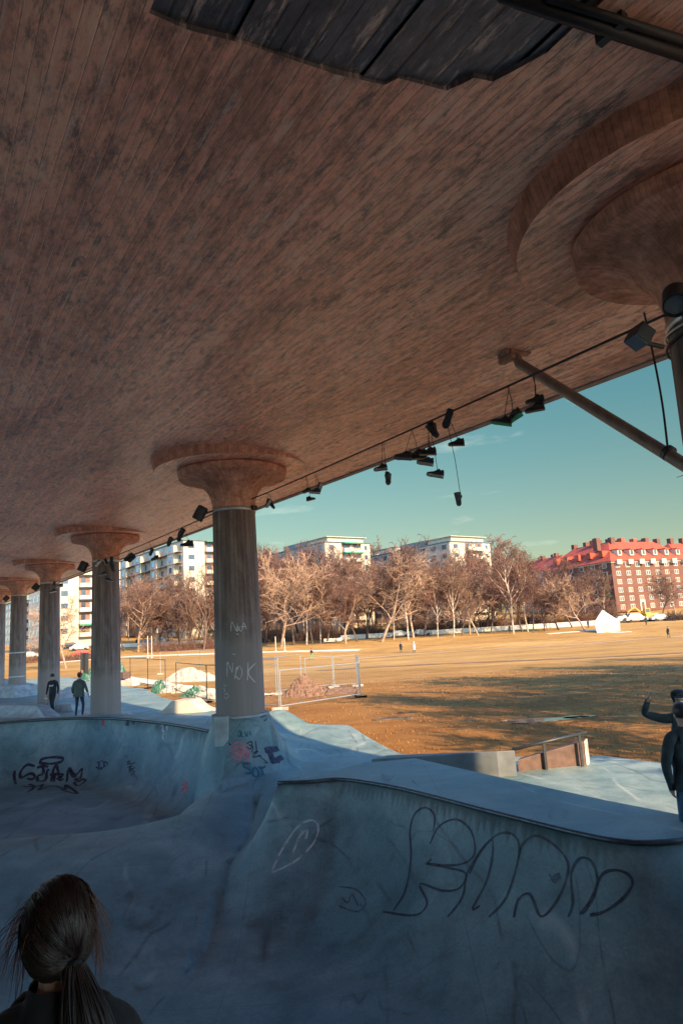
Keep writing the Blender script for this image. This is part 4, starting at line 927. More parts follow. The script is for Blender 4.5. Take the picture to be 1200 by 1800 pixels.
# ------------------------------------------------------------------ buildings
def building(name, label, corner, az, wf, ds, zb, zt, wallm, floors, ncol_s, balc=True, bays=False, pent=True, awn=(), sidem=None):
    """slab block: 'corner' is its nearest corner, az the direction the front runs to the right; the long side runs away to the left"""
    o = empty(name, (corner[0], corner[1], zb), az); tag(o, label, 'building')
    h = zt - zb; fh = h / floors
    wl = MB().box((wf / 2, ds / 2, h / 2), (wf, ds, h)).build('wall', M[wallm], o)
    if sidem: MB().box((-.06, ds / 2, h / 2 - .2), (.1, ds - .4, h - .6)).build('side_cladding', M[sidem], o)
    rf = MB().box((wf / 2, ds / 2, h + .12), (wf + .7, ds + .7, .28)).build('roof', M['roofgrey'], o)
    if pent:
        MB().box((wf * .45, ds * .32, h + 1.2), (wf * .6, ds * .35, 1.9)).build('penthouse', M['roofgrey'], o)
        MB().box((wf * .5, ds * .12, h + .95), (wf * .8, ds * .2, 1.4)).box((wf * .5, ds * .12, h + 1.72), (wf * .9, ds * .23, .16)).build('penthouse', M[wallm], o)
        MB().box((wf * .3, ds * .8, h + .7), (1.2, 1.6, 1.2)).build('chimney', M['render_grey'], o)
    bx0 = wf * .36; bw = wf * .42; npart = 0
    for f in range(1, floors):
        z = f * fh
        if balc:
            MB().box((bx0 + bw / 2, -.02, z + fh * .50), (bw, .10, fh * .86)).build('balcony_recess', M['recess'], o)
            b = MB().box((bx0 + bw / 2, -.75, z + .10), (bw + .3, 1.4, .16)).box((bx0 + bw / 2, -1.42, z + .55), (bw + .3, .08, .95)).build('balcony', M['balcony'], o)
            for k in range(3):
                MB().box((bx0 + bw * (k + .5) / 3, -.09, z + fh * .50), (bw * .16, .05, fh * .62)).build('window', M['pane' if k != 1 else 'winframe'], o)
            if f in awn: MB().box((bx0 + bw / 2, -.9, z + fh * .93), (bw + .2, 1.5, .35)).build('awning', M['awning'], o)
        for xw in ((wf * .13, 1.7), (wf * .90, 1.0)):
            wn = MB().box((xw[0], -.02, z + fh * .52), (xw[1] + .25, .08, fh * .50)).build('window', M['winframe'], o)
            MB().box((xw[0], -.05, z + fh * .52), (xw[1], .06, fh * .43)).build('pane', M['pane'], wn)
    rest = MB()
    for f in range(floors - 1, 0, -1):
        z = f * fh
        for c in range(ncol_s):
            y = ds * (c + .5) / ncol_s
            if bays and c % 3 == 1:
                if f == floors - 1: MB().box((-.55, y, h * .52), (1.1, ds / ncol_s * 1.1, h * .90)).build('bay', M[wallm], o)
            xw = -1.12 if (bays and c % 3 == 1) else -.03
            if sidem: xw = -.13
            if npart < 70:
                wn = MB().box((xw, y, z + fh * .52), (.10, 1.7, fh * .50)).build('window', M['pane'], o); npart += 1
                MB().box((xw - .04, y, z + fh * .80), (.10, 1.9, .18)).build('lintel', M['balcony' if bays else 'winframe'], wn)
            else: rest.box((xw, y, z + fh * .52), (.10, 1.7, fh * .50))
        if bays: MB().box((-.6, ds / 2, z + .12), (1.3, ds * .96, .14)).build('floor_band', M['recess'], o)
    if rest.v: q = rest.build('window', M['pane'], o); q['kind'] = 'stuff'
    return o
A1 = math.atan2(.6, .8)
p = at_Y(322, 950, 180); building('apartment_block', 'long cream apartment block with bay windows along one side, rising behind the front column', p, A1, 17, 50, 2.4, p.z, 'render_white', 9, 12, bays=True, awn=(8,), pent=False)
p = at_Y(99, 1010, 172); building('apartment_block', 'cream apartment block with brown balcony bands and a green shop awning, seen between two columns', (p.x, p.y, 0), A1, 15.5, 30, 2.4, 27.5, 'render_white', 8, 7, awn=(1,))
p = at_Y(205, 975, 235); building('apartment_block', 'pale apartment block partly hidden behind the bay-windowed block and the second column', (p.x, p.y, 0), A1, 16, 20, 4, p.z + 1, 'render_white', 9, 5, pent=False)
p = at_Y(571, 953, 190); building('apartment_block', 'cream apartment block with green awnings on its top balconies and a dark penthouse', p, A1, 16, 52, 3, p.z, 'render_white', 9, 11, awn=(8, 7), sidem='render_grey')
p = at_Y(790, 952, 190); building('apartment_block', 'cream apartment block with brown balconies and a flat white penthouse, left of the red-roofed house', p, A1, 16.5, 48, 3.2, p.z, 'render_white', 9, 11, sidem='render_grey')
p = at_Y(695, 962, 255); building('apartment_block', 'far pale gable of a house showing over the trees between two apartment blocks', p, A1, 9, 14, 5, p.z, 'render_white', 8, 3, balc=False, pent=False)
# dark slab at the far left, behind the third column
p = at_Y(30, 1075, 200); building('apartment_block', 'low pale block with a dark roof edge behind the far left columns', p, A1, 17, 20, 3, p.z + 3, 'render_white', 6, 5, balc=False, pent=False)
# red-roofed brick house
def brick_house():
    co = at_Y(1073, 987, 185); zb = 3.6; az = math.atan2(.40, .92); wf, ds = 30, 27; h = co.z - zb
    o = empty('brick_house', (co.x, co.y, zb), az); tag(o, 'big red brick house with a bright red tiled roof, dormers and many chimneys', 'building')
    MB().box((wf / 2, ds / 2, h / 2), (wf, ds, h)).build('wall', M['brick'], o)
    MB().box((wf / 2, ds / 2, h - .1), (wf + .5, ds + .5, .5)).build('cornice', M['render_grey'], o)
    r = MB(); e = .7; rh = 6.2; ins_ = 6.5
    r.add([(-e, -e, h + .1), (wf + e, -e, h + .1), (wf + e, ds + e, h + .1), (-e, ds + e, h + .1), (ins_, ins_, h + rh), (wf - ins_, ins_, h + rh), (wf - ins_, ds - ins_, h + rh), (ins_, ds - ins_, h + rh)],
          [(0, 1, 5, 4), (1, 2, 6, 5), (2, 3, 7, 6), (3, 0, 4, 7), (4, 5, 6, 7), (0, 3, 2, 1)])
    rf = r.build('roof', M['rooftile'], o)
    rnd = random.Random(3)
    for k in range(9):
        x = 3 + k * 3.1; y = (7.5, 12, 9)[k % 3]
        MB().box((x, y, h + 5.6), (1.3, 1.6, 3.6)).build('chimney', M['rooftile' if k % 2 else 'brick'], rf)
    for k in range(4):
        MB().box((7.2, 6 + 5 * k, h + 5.8), (1.5, 1.2, 3.2)).build('chimney', M['brick'], rf)
    for k in range(6):
        x = 4.2 + k * 4.4; d = MB().box((x, 1.9, h + 2.5), (1.5, 2.6, 1.7)).build('dormer', M['render_white'], rf); MB().box((x, .57, h + 2.5), (.8, .06, 1.1)).build('pane', M['pane'], d)
        MB().box((x, 1.7, h + 3.45), (1.9, 3.2, .22)).build('dormer_roof', M['rooftile'], rf)
    for k in range(5):
        y = 4 + k * 4.7; MB().box((1.9, y, h + 2.5), (2.6, 1.5, 1.7)).build('dormer', M['rooftile'], rf)
    fl = 6; fh = h / fl
    for f in range(fl):
        for c in range(8):
            x = 2.2 + c * 3.6
            if f == 0 and c == 2:
                d = MB().box((x, -.08, 1.5), (1.9, .18, 3.0)).build('door_surround', M['render_white'], o); MB().box((x, -.19, 1.2), (1.0, .06, 2.3)).build('door', M['brownboard'], o); continue
            wn = MB().box((x, -.03, f * fh + fh * .56), (1.55, .10, fh * .58)).build('window', M['winframe'], o)
            MB().box((x - .36, -.09, f * fh + fh * .56), (.5, .04, fh * .46)).box((x + .36, -.09, f * fh + fh * .56), (.5, .04, fh * .46)).build('pane', M['pane' if (f + c) % 3 else 'recess'], wn)
        for c in range(6):
            y = 2.5 + c * 4.4
            wn = MB().box((-.03, y, f * fh + fh * .56), (.10, 1.6, fh * .58)).build('window', M['winframe'], o)
            MB().box((-.09, y, f * fh + fh * .56), (.04, 1.2, fh * .46)).build('pane', M['pane'], wn)
    for c in range(7): MB().box((2.2 + c * 4.1, -.5, h - .2), (1.7, 1.0, 1.3)).build('dormer', M['render_white'], o)
brick_house()
p = at_Y(965, 985, 225)
o = empty('brick_house', (p.x, p.y, 5), .3); tag(o, 'white-gabled house with a red roof at the left end of the brick row', 'building')
MB().box((5, 9, 7), (10, 18, 14)).build('wall', M['render_white'], o)
rf = MB().add([(-.5, -.5, 14), (10.5, -.5, 14), (10.5, 18.5, 14), (-.5, 18.5, 14), (5, -.5, 18.5), (5, 18.5, 18.5)], [(0, 4, 5, 3), (1, 2, 5, 4), (0, 1, 4), (3, 5, 2), (0, 3, 2, 1)]).build('roof', M['rooftile'], o)
for k in range(4): MB().box((5 + 1.5 * (k % 2), 3 + k * 4, 18), (1.3, 1.3, 3)).build('chimney', M['brick'], rf)
p = at_Y(1192, 985, 215)
o = empty('brick_house', (p.x, p.y, 5), .35); tag(o, 'second red-roofed brick house continuing the row beyond the large one', 'building')
MB().box((14, 8, 7), (28, 16, 14.5)).build('wall', M['brick'], o)
rf = MB().add([(-.6, -.6, 14.2), (28.6, -.6, 14.2), (28.6, 16.6, 14.2), (-.6, 16.6, 14.2), (5, 8, 20), (23, 8, 20)], [(0, 1, 5, 4), (1, 2, 5), (2, 3, 4, 5), (3, 0, 4), (0, 3, 2, 1)]).build('roof', M['rooftile'], o)
for k in range(4): MB().box((6 + k * 5, 8, 20), (1.4, 1.6, 3.2)).build('chimney', M['brick'], rf)
for k in range(5): MB().box((3 + k * 5, -.05, 11), (1.5, .1, 1.7)).build('window', M['winframe'], o)

# ------------------------------------------------------------------ trees
def tree_meshes(seed, H, kind):
    """trunk-and-limb mesh, twig mesh"""
    rnd = random.Random(seed); tr = MB(); tw = MB()
    def branch(p, d, L, r, lvl):
        n = 4 if lvl < 2 else 3; pts = [p.copy()]; rs = [r]; dd = d.copy()
        for i in range(n):
            w_ = .16 if lvl < 2 else .30
            dd = (dd + Vector((rnd.gauss(0, w_), rnd.gauss(0, w_), rnd.gauss(0, w_ * .5) + (UPW[kind][min(lvl, 4)])))).normalized()
            pts.append(pts[-1] + dd * L / n); rs.append(r * (1 - .62 * (i + 1) / n))
        (tr if lvl < 2 else tw).tube(pts, rs, 6 if lvl == 0 else (4 if lvl == 1 else 3), cap=False)
        if lvl >= 4: return
        kids = NB[kind][lvl]
        for k in range(kids):
            t = (FR[kind] if lvl == 0 else .18) + (1 - (FR[kind] if lvl == 0 else .18)) * (k + rnd.random()) / kids
            f = t * n; i = min(int(f), n - 1); q = pts[i].lerp(pts[i + 1], f - i); tdir = (pts[i + 1] - pts[i]).normalized()
            side = tdir.orthogonal(); side.rotate(Matrix.Rotation(rnd.random() * 6.283, 3, tdir)); an = R(rnd.uniform(*AN[kind]))
            nd = (tdir * math.cos(an) + side.normalized() * math.sin(an)).normalized()
            branch(q, nd, L * LR[kind][lvl] * rnd.uniform(.7, 1.2) * (1.15 - .45 * t if lvl == 0 else 1), max(.023, rs[i] * (.58 if lvl < 2 else .55)), lvl + 1)
    UPW = {'birch': (.1, .16, .05, -.06, -.2), 'linden': (.05, .12, .06, .02, 0), 'vase': (.05, .20, .14, .06, .02), 'round': (.05, .1, .05, .02, 0)}
    NB = {'birch': (13, 7, 5, 5), 'linden': (9, 7, 6, 5), 'vase': (9, 7, 6, 5), 'round': (10, 7, 6, 5)}
    FR = {'birch': .34, 'linden': .22, 'vase': .14, 'round': .25}
    AN = {'birch': (25, 52), 'linden': (28, 60), 'vase': (16, 40), 'round': (22, 48)}
    LR = {'birch': (.40, .52, .5, .55), 'linden': (.62, .56, .5, .55), 'vase': (.75, .5, .48, .5), 'round': (.52, .55, .5, .55)}
    hh = {'birch': .86, 'linden': .70, 'vase': .55, 'round': .80}[kind]
    branch(Vector((0, 0, -.2)), Vector((rnd.gauss(0, .05), rnd.gauss(0, .05), 1)), H * hh, H * (.012 if kind == 'birch' else .0165), 0)
    # fit to the wanted height
    top = max(v[2] for v in tw.v); s = H / top
    for m in (tr, tw): m.v = [(v[0] * s, v[1] * s, v[2] * s) for v in m.v]
    return tr, tw
PROTO = {}
for i, (key, kind, bk, tk) in enumerate([('birch', 'birch', 'birch', 'twig_red'), ('birch2', 'birch', 'birch', 'twig'), ('linden', 'linden', 'limbark', 'twig'), ('linden2', 'linden', 'limbark', 'twig_pale'), ('vase', 'vase', 'darkbark', 'twig'), ('round', 'round', 'darkbark', 'twig_red'), ('round2', 'round', 'darkbark', 'twig')]):
    a, b = tree_meshes(11 + i * 7, 10.0, kind)
    o = empty('bare_tree', (0, 0, -50)); a.build('trunk', M[bk], o, smooth=True); b.build('crown', M[tk], o); PROTO[key] = o
USED = set()
def tree(key, x, y, height, label, group='bare trees along the far side of the field', wide=1.0, rz=None):
    pr = PROTO[key]
    if key not in USED: o = pr; USED.add(key)
    else: o = copy_tree(pr)
    o.name = 'birch_tree' if key.startswith('birch') else 'bare_tree'
    o.location = (x, y, tz(x, y)); s = height / 10.0; o.scale = (s * wide, s * wide, s); o.rotation_euler = (0, 0, rz if rz is not None else (x * 1.7 + y) % 6.28)
    return tag(o, label, 'tree', group)
def tree_px(key, px, ytop, Y, label, wide=1.0):
    p = at_Y(px, 1120, Y); z = tz(p.x, p.y); t = at_Y(px, ytop, Y)
    return tree(key, p.x, Y, max(3, (t.z - z) * 1.10), label, wide=wide)
TR = [
 ('linden2', 117, 1045, 105, 'small thin tree with pale twigs in front of the block seen between two columns', 1.0),
 ('linden', 243, 1015, 150, 'broad bare tree with forked pale limbs, first to the right of the second column', 1.1),
 ('vase', 266, 1000, 158, 'bare tree in front of the bay windows of the long apartment block', 1.0),
 ('round', 300, 1030, 152, 'low twiggy tree midway between the second column and the front column', 1.1),
 ('round2', 328, 1040, 150, 'small brown bare tree above the brush hedge', 1.0),
 ('vase', 357, 985, 146, 'dark-limbed vase-shaped tree just left of the front column', .95),
 ('linden2', 493, 980, 140, 'tree with wide pale limbs spreading low, just right of the front column', 1.15),
 ('round', 516, 1000, 143, 'slim dark-trunked tree next to the wide pale-limbed one', .8),
 ('birch', 538, 985, 142, 'birch with a leaning white trunk behind the jogger', 1.0),
 ('birch2', 549, 1010, 146, 'thinner birch close to the leaning white-trunked one', .8),
 ('birch', 563, 965, 144, 'tall birch below the left edge of the block with green awnings', 1.0),
 ('round2', 574, 1000, 142, 'dark-stemmed tree in front of the green-awning block', 1.0),
 ('linden', 607, 1008, 138, 'dark bare tree with crooked forked limbs below the green awnings', 1.1),
 ('round', 628, 1030, 141, 'short bare tree right of the crooked forked one', 1.0),
 ('linden2', 670, 975, 138, 'stout pale-trunked tree with one long limb reaching right, left of the two walkers', 1.15),
 ('birch2', 692, 990, 141, 'pale birch directly behind the walker in black', .9),
 ('birch', 717, 960, 139, 'tall white birch above the walker in the pale coat', 1.0),
 ('birch2', 727, 955, 143, 'tallest birch between the two cream blocks, its top against the sky', 1.0),
 ('round', 745, 1015, 146, 'brown bare tree between the tallest birch and the cream block with brown balconies', 1.1),
 ('birch', 769, 995, 139, 'birch with dark-patched bark in front of the shaded side of a block', .9),
 ('birch2', 797, 975, 138, 'white birch before the left corner of the brown-balcony block', .95),
 ('round2', 811, 1030, 140, 'slight bare tree below the brown balconies', .9),
 ('linden', 826, 1005, 143, 'dark double-stemmed tree in front of the brown balconies', 1.0),
 ('linden2', 841, 1005, 139, 'bare tree with a straight pale trunk before the brown-balcony block', 1.0),
 ('round', 862, 1020, 142, 'bare tree at the right corner of the brown-balcony block', 1.0),
 ('birch', 903, 950, 138, 'tall birch whose fine top stands against the sky right of the cream blocks', 1.05),
 ('round', 919, 1025, 141, 'short brown tree between the two tall right-hand birches', 1.1),
 ('birch2', 929, 960, 140, 'white-stemmed birch beside the tall one right of the cream blocks', .9),
 ('birch', 938, 968, 143, 'forked birch left of the white-gabled house', .9),
 ('round2', 958, 1030, 139, 'rounded bare tree in front of the white-gabled house', 1.2),
 ('round', 983, 1025, 141, 'rounded reddish tree left of the white sculpture', 1.3),
 ('round2', 1008, 1020, 146, 'broad bare tree hiding the foot of the shaded brick wall', 1.3),
 ('linden2', 1030, 1010, 136, 'pale spreading tree whose limbs arch just left of the white sculpture', 1.15),
 ('round', 1062, 1045, 160, 'dark low tree at the shaded corner of the brick house', 1.1),
 ('round2', 1168, 1000, 165, 'bare tree standing before the sunny brick front, near the picture edge', 1.1),
 ('linden', 1192, 1010, 168, 'bare tree nearest the picture edge before the sunny brick front', 1.1),
]
for k in TR: tree_px(k[0], k[1], k[2], k[3], k[4], k[5])
rnd = random.Random(8)
bkx = list(range(222, 1064, 11)); bl_ = 'bare brown tree in the dense back row beyond the white low wall'
for i, px in enumerate(bkx):
    px += rnd.uniform(-8, 8); top = (1025 if px < 400 else 968 if px < 900 else 995) + rnd.uniform(-14, 42); Y = rnd.uniform(150, 184)
    if any(abs(px - q) < 1 for q in ()): continue
    o = tree_px(('round', 'birch2', 'round2', 'vase', 'birch')[i % 5], px, top, Y, bl_, rnd.uniform(.8, 1.1)); o['group'] = 'bare trees of the dense back row'
tree_px('birch', 885, 945, 250, 'far wispy tree rising over the roofs between the cream block and the brick row', 1.2)
tree_px('birch2', 668, 950, 250, 'far wispy tree rising over the roofs between the two cream blocks', 1.2)
# trees just outside the frame on the sunny side: their shadows lie across the near field
for x, y, hgt, key in ((13.5, 8.5, 13, 'round'), (15, 12.5, 14, 'round2'), (16.5, 8.5, 15, 'birch2'), (18.5, 10, 15, 'round'), (17.5, 14.5, 13, 'vase'), (21, 14, 15, 'round2'), (20.5, 19, 14, 'round'), (23, 17, 15, 'linden'), (19.5, 23, 15, 'birch'), (22.5, 26, 15, 'round'), (27, 27, 16, 'round2'), (33, 28, 16, 'round'), (40, 29, 16, 'linden'), (26, 20, 15, 'birch2'), (30, 22, 15, 'birch'), (36, 23, 16, 'vase'), (43, 24, 17, 'round'), (25, 8, 14, 'birch2')):
    tree(key, x, y, hgt, 'bare tree at the sunny side of the skatepark', group='bare trees outside the frame', wide=.8)
# brush hedge
def brush(px0, px1, y, hgt, Y, label, m='hedge', n=900, name='brush_hedge'):
    a = at_Y(px0, y, Y); b = at_Y(px1, y, Y); rnd = random.Random(int(px0)); mb = MB()
    for i in range(n):
        t = rnd.random(); q = a.lerp(b, t); q += Vector((rnd.gauss(0, .3), rnd.gauss(0, .9), 0)); q.z = tz(q.x, q.y)
        L = hgt * rnd.uniform(.4, 1.1) * (.75 + .35 * math.sin(t * 23 + px0)); d = Vector((rnd.gauss(0, .5), rnd.gauss(0, .5), 1)).normalized()
        mb.tube([q, q + d * L * .5, q + (d + Vector((rnd.gauss(0, .3), rnd.gauss(0, .3), 0))) * L], [.05, .035, .012], 3, cap=False)
    return tag(mb.build(name, M[m]), label, 'hedge')
brush(258, 384, 1135, 2.6, 148, 'long brown brush hedge left of the front column', n=1500)
brush(452, 760, 1122, 4.2, 156, 'long brown thicket behind the tree row, from the front column to the tall birch', n=3000)
brush(760, 1046, 1112, 4.2, 156, 'long brown thicket behind the tree row, from the tall birch to the sculpture', n=2800)
brush(102, 160, 1130, 1.7, 140, 'low brown brush below the parked cars between two columns', n=500)
brush(44, 70, 1134, 1.7, 140, 'low brown brush left of the third column', n=300)
brush(1040, 1078, 1085, 5.0, 158, 'dark bushy thicket behind the white sculpture', n=900)
brush(1174, 1212, 1092, 2.2, 150, 'low rounded shrub by the road near the picture edge', n=500, m='darkbark')
ev = MB(); rnd = random.Random(5)
for i in range(1100):
    t = rnd.random(); a = rnd.random() * 6.283; rr_ = (1 - t) * 1.9 * rnd.random() ** .5; q = Vector((rr_ * math.cos(a), rr_ * math.sin(a), t * 11)); s = .35
    d1 = Vector((rnd.gauss(0, 1), rnd.gauss(0, 1), rnd.gauss(0, .6))).normalized() * s; d2 = d1.orthogonal().normalized() * s
    ev.add([q - d1, q + d2, q + d1, q - d2], [(0, 1, 2, 3)])
p = at_Y(1072, 1080, 172); o = empty('evergreen_tree', (p.x, p.y, tz(p.x, p.y))); tag(o, 'narrow dark evergreen at the shaded corner of the brick house', 'tree'); ev.build('crown', M['evergreen'], o); MB().tube([(0, 0, -.2), (0, 0, 8)], [.16, .05], 6).build('trunk', M['darkbark'], o)
# low white wall along the road behind the trees
def low_wall(px0, px1, Y0, Y1, hgt, label):
    a = at_Y(px0, 1115, Y0); b = at_Y(px1, 1110, Y1); n = 24; vs = []; fs = []
    for i in range(n + 1):
        q = a.lerp(b, i / n); z = tz(q.x, q.y)
        for dy, dz in ((0, -.3), (0, hgt), (.35, hgt), (.35, -.3)): vs.append((q.x, q.y + dy, z + dz))
    for i in range(n):
        for k in range(3): fs.append((i * 4 + k, i * 4 + k + 1, i * 4 + k + 5, i * 4 + k + 4))
    tag(MB().add(vs, fs).build('low_wall', M['path']), label, 'wall')
low_wall(598, 1052, 153, 150, .95, 'low pale wall running behind the trunks from the walkers to the sculpture')
low_wall(204, 384, 166, 162, .8, 'low pale wall behind the brush hedge left of the front column')
# white faceted sculpture on the field
def sculpture():
    b = ter_px(1068, 1112); s = b.y / 1200
    def P(x, y, dy=0): q = at_Y(x, y, b.y + dy); return Vector((q.x, q.y, q.z))
    top = P(1058, 1072, 1.6); l = P(1044, 1094, 1.2); bl = P(1049, 1112, .3); bf = P(1060, 1113, 0); mid = P(1072, 1096, -.3); r = P(1089, 1092, 1.5); br = P(1090, 1111, 1.2)
    for q in (bl, bf, br): q.z = tz(q.x, q.y) - .05
    bk = P(1070, 1108, 4.2); bk.z = tz(bk.x, bk.y); bt = P(1064, 1090, 4)
    v = [top, l, bl, bf, mid, r, br, bk, bt]
    o = MB().add(v, [(0, 1, 2, 3, 4), (0, 4, 5), (4, 3, 6), (4, 6, 5), (0, 5, 8), (5, 6, 7, 8), (0, 8, 1), (1, 8, 7, 2), (2, 7, 6, 3)]).build('sculpture', M['white_paint'])
    tag(o, 'white faceted block like a tilted cube standing on the far grass', 'sculpture')
sculpture()
strip('sculpture_path', tp((962, 1115), (1000, 1112), (1042, 1109), (1080, 1112), (1110, 1111)), 1.6, M['path'], .05)
# cars
def car_mesh(o, m, van=False):
    L, Wd = (4.4, 1.75) if not van else (4.9, 1.9); h1, h2 = (.95, 1.45) if not van else (1.2, 1.95)
    prof = [(-L / 2, .35), (-L / 2, h1 * .92), (-L * .40, h1), (-L * .26, h2), (L * .12, h2), (L * .27, h1 * 1.02), (L * .46, h1 * .82), (L / 2, .6), (L / 2, .35)]
    def side(p, w_): return [(x, w_ * (1 if z < h1 * 1.05 else .86), z) for x, z in p]
    n = len(prof); MB().add(side(prof, -Wd / 2) + side(prof, Wd / 2), [tuple(range(n))[::-1], tuple(range(n, 2 * n))] + [(i, (i + 1) % n, n + (i + 1) % n, n + i) for i in range(n)]).build('body', m, o, bevel=.06)
    g = MB()
    for s in (-1, 1): g.add([(-L * .27, s * Wd * .455, h1 * 1.06), (L * .23, s * Wd * .455, h1 * 1.06), (L * .11, s * Wd * .437, h2 * .95), (-L * .23, s * Wd * .437, h2 * .95)], [(0, 1, 2, 3)])
    g.build('window', M['pane'], o)
    for x in (-L * .3, L * .3):
        for s in (-1, 1):
            w_ = MB().lathe([(.001, -.1), (.3, -.1), (.32, -.05), (.32, .05), (.3, .1), (.001, .1)], n=16); w_.v = [(v[0] + x, v[2] + s * Wd * .46, v[1] + .32) for v in w_.v]; w_.build('wheel', M['tyre'], o)
def car(px, Y, m, label, rz=0, van=False):
    p = at_Y(px, 1110, Y); o = empty('parked_car', (p.x, p.y, tz(p.x, p.y)), rz); tag(o, label, 'car', 'cars parked beyond the field'); car_mesh(o, M[m], van)
car(140, 164, 'car_white', 'white car parked under the green shop awning, between two columns', .3)
car(126, 172, 'car_dark', 'dark car parked behind the white one under the awning', .3)
car(146, 146, 'car_red', 'reddish car with a pale roof parked below the white one', .25)
car(53, 150, 'car_white', 'white car glimpsed between the far left columns', .25)
car(58, 166, 'car_dark', 'dark car on the upper road between the far left columns', .25)
car(258, 168, 'car_grey', 'silver car under the forked tree right of the second column', .25)
car(285, 170, 'car_white', 'white car parked before the bay-windowed block', .25)
car(1098, 153, 'car_white', 'white car just right of the white sculpture', 0)
car(1106, 158, 'car_grey', 'silver car behind the white car near the sculpture', 0)
car(1120, 152, 'car_grey', 'grey car between the white car and the yellow excavator', 0, True)
car(1163, 151, 'car_white', 'pale car right of the yellow excavator', 0)
car(702, 149, 'car_white', 'white car behind the birch trunks, left of the tall birch', 0)
car(741, 149, 'car_grey', 'silver car seen between birch trunks below the shaded block', 0)
p = at_Y(1141, 1090, 153); o = empty('excavator', (p.x, p.y, tz(p.x, p.y)), .1); tag(o, 'yellow digging machine standing among the parked cars', 'excavator')
MB().box((0, -.8, .4), (3.4, .5, .75)).build('track', M['tyre'], o, bevel=.2); MB().box((0, .8, .4), (3.4, .5, .75)).build('track', M['tyre'], o, bevel=.2)
MB().box((.3, 0, 1.25), (2.8, 2.0, .9)).build('body', M['yellow'], o, bevel=.08)
cb = MB().box((-.6, -.4, 2.2), (1.2, 1.0, 1.2)).build('cab', M['yellow'], o, bevel=.06); MB().box((-.6, -.93, 2.3), (.9, .04, .8)).build('window', M['pane'], cb)
MB().tube([(-1.0, .3, 1.5), (-3.0, .3, 3.2), (-4.6, .3, 2.2)], [.22, .2, .14], 6).build('arm', M['yellow'], o); MB().box((-4.7, .3, 1.7), (.7, .8, .7), 0, 0, .7).build('bucket', M['darkmetal'], o)
# goal posts
for x, y0, y1, lb in ((267, 1118, 1155, 'left white post of the pair under the brush hedge'), (260, 1118, 1155, 'right white post of the pair under the brush hedge'), (485, 1119, 1146, 'white post just right of the front column, nearer the column'), (501, 1122, 1146, 'white post just right of the front column, farther from it')):
    q = at_Y(x, y1, 130); h = at_Y(x, y0, 130).z - tz(q.x, q.y)
    o = MB().box((0, 0, h / 2), (.13, .13, h)).box((0, 0, .06), (.4, .4, .12)).build('pitch_post', M['winframe'], loc=(q.x, q.y, tz(q.x, q.y))); tag(o, lb, 'post', 'white posts on the pitch')
# bench
p = ter_px(585, 1131); o = empty('park_bench', p); tag(o, 'pale park bench under the birches right of the jogger', 'bench')
MB().box((0, 0, .45), (3.6, .5, .12)).build('seat', M['path'], o); MB().box((0, .25, .8), (3.6, .08, .4)).build('backrest', M['path'], o)
for s in (-1.5, 1.5): MB().box((s, 0, .2), (.1, .45, .42)).build('leg', M['darkmetal'], o)

# ------------------------------------------------------------------ building site by the skatepark
def fence(a, b, hgt, label, mesh=True, m='steel', feet=True, rails=True):
    a = Vector(a); b = Vector(b); za, zb_ = tz(a.x, a.y) + .12, tz(b.x, b.y) + .12; c = (a + b) / 2
    o = empty('fence_panel', (c.x, c.y, min(za, zb_) - .12)); tag(o, label, 'fence', 'temporary fence panels round the building site')
    A = Vector((a.x, a.y, za)) - o.location; Bv = Vector((b.x, b.y, zb_)) - o.location; up_ = Vector((0, 0, hgt)); r_ = .026
    MB().tube([A, A + up_], r_, 6).build('post', M[m], o); MB().tube([Bv, Bv + up_], r_, 6).build('post', M[m], o)
    MB().tube([A + up_, Bv + up_], r_ * .9, 6).build('rail', M[m], o)
    if rails: MB().tube([A + up_ * .04, Bv + up_ * .04], r_ * .9, 6).build('rail', M[m], o)
    if mesh:
        mb = MB(); n = int((Bv - A).length / .11)
        for i in range(1, n): q = A.lerp(Bv, i / n); mb.tube([q + up_ * .04, q + up_], .0032, 3, cap=False)
        for k in range(1, 8): mb.tube([A + up_ * (.04 + k * .12), Bv + up_ * (.04 + k * .12)], .0032, 3, cap=False)
        mb.build('wire_mesh', M[m], o)
    if feet:
        for q in (A, Bv): MB().box((q.x, q.y, q.z - .06), (.62, .22, .13)).build('foot_block', M['rubble'], o, bevel=.02)
    return o
def hz(x, ybase, ytop): b = ter_px(x, ybase); return at_Y(x, ytop, b.y).z - b.z - .12
lf = [(200, 1202), (229, 1204), (260, 1211), (291, 1219)]
names_ = ['fence panel next to the second column', 'fence panel second from the second column, before the pale path', 'fence panel third from the second column, ending over the green tarpaulin bag']
for i, (q, r_) in enumerate(zip(lf, lf[1:])): fence(ter_px(*q), ter_px(*r_), 1.95, names_[i], m='darkmetal', mesh=False)
fence(ter_px(310, 1219), ter_px(364, 1236), 1.75, 'dark fence panel left of the front column, before the grey tarpaulin', m='darkmetal', mesh=False)
fence(ter_px(364, 1236), ter_px(420, 1243), 1.75, 'dark fence panel running behind the front column', m='darkmetal', mesh=False)
bk = [(282, 1186), (313, 1187), (352, 1183), (392, 1190)]
for i, (q, r_) in enumerate(zip(bk, bk[1:])): fence(ter_px(*q), ter_px(*r_), 2.1, ['thin rear fence panel farthest from the front column', 'thin rear fence panel behind the grey tarpaulin', 'thin rear fence panel nearest the front column'][i], mesh=False, rails=False)
fence(ter_px(440, 1245), ter_px(491, 1249), 2.0, 'fence panel emerging right of the front column', mesh=True)
fence(ter_px(494, 1249), ter_px(634, 1227), 1.5, 'lower steel mesh panel in front of the soil heap', mesh=True)
fence(ter_px(486, 1222), ter_px(530, 1213), 1.9, 'rear steel panel behind the soil heap, nearest the front column', mesh=False)
fence(ter_px(538, 1214), ter_px(586, 1209), 1.7, 'rear steel panel directly behind the soil heap', mesh=False)
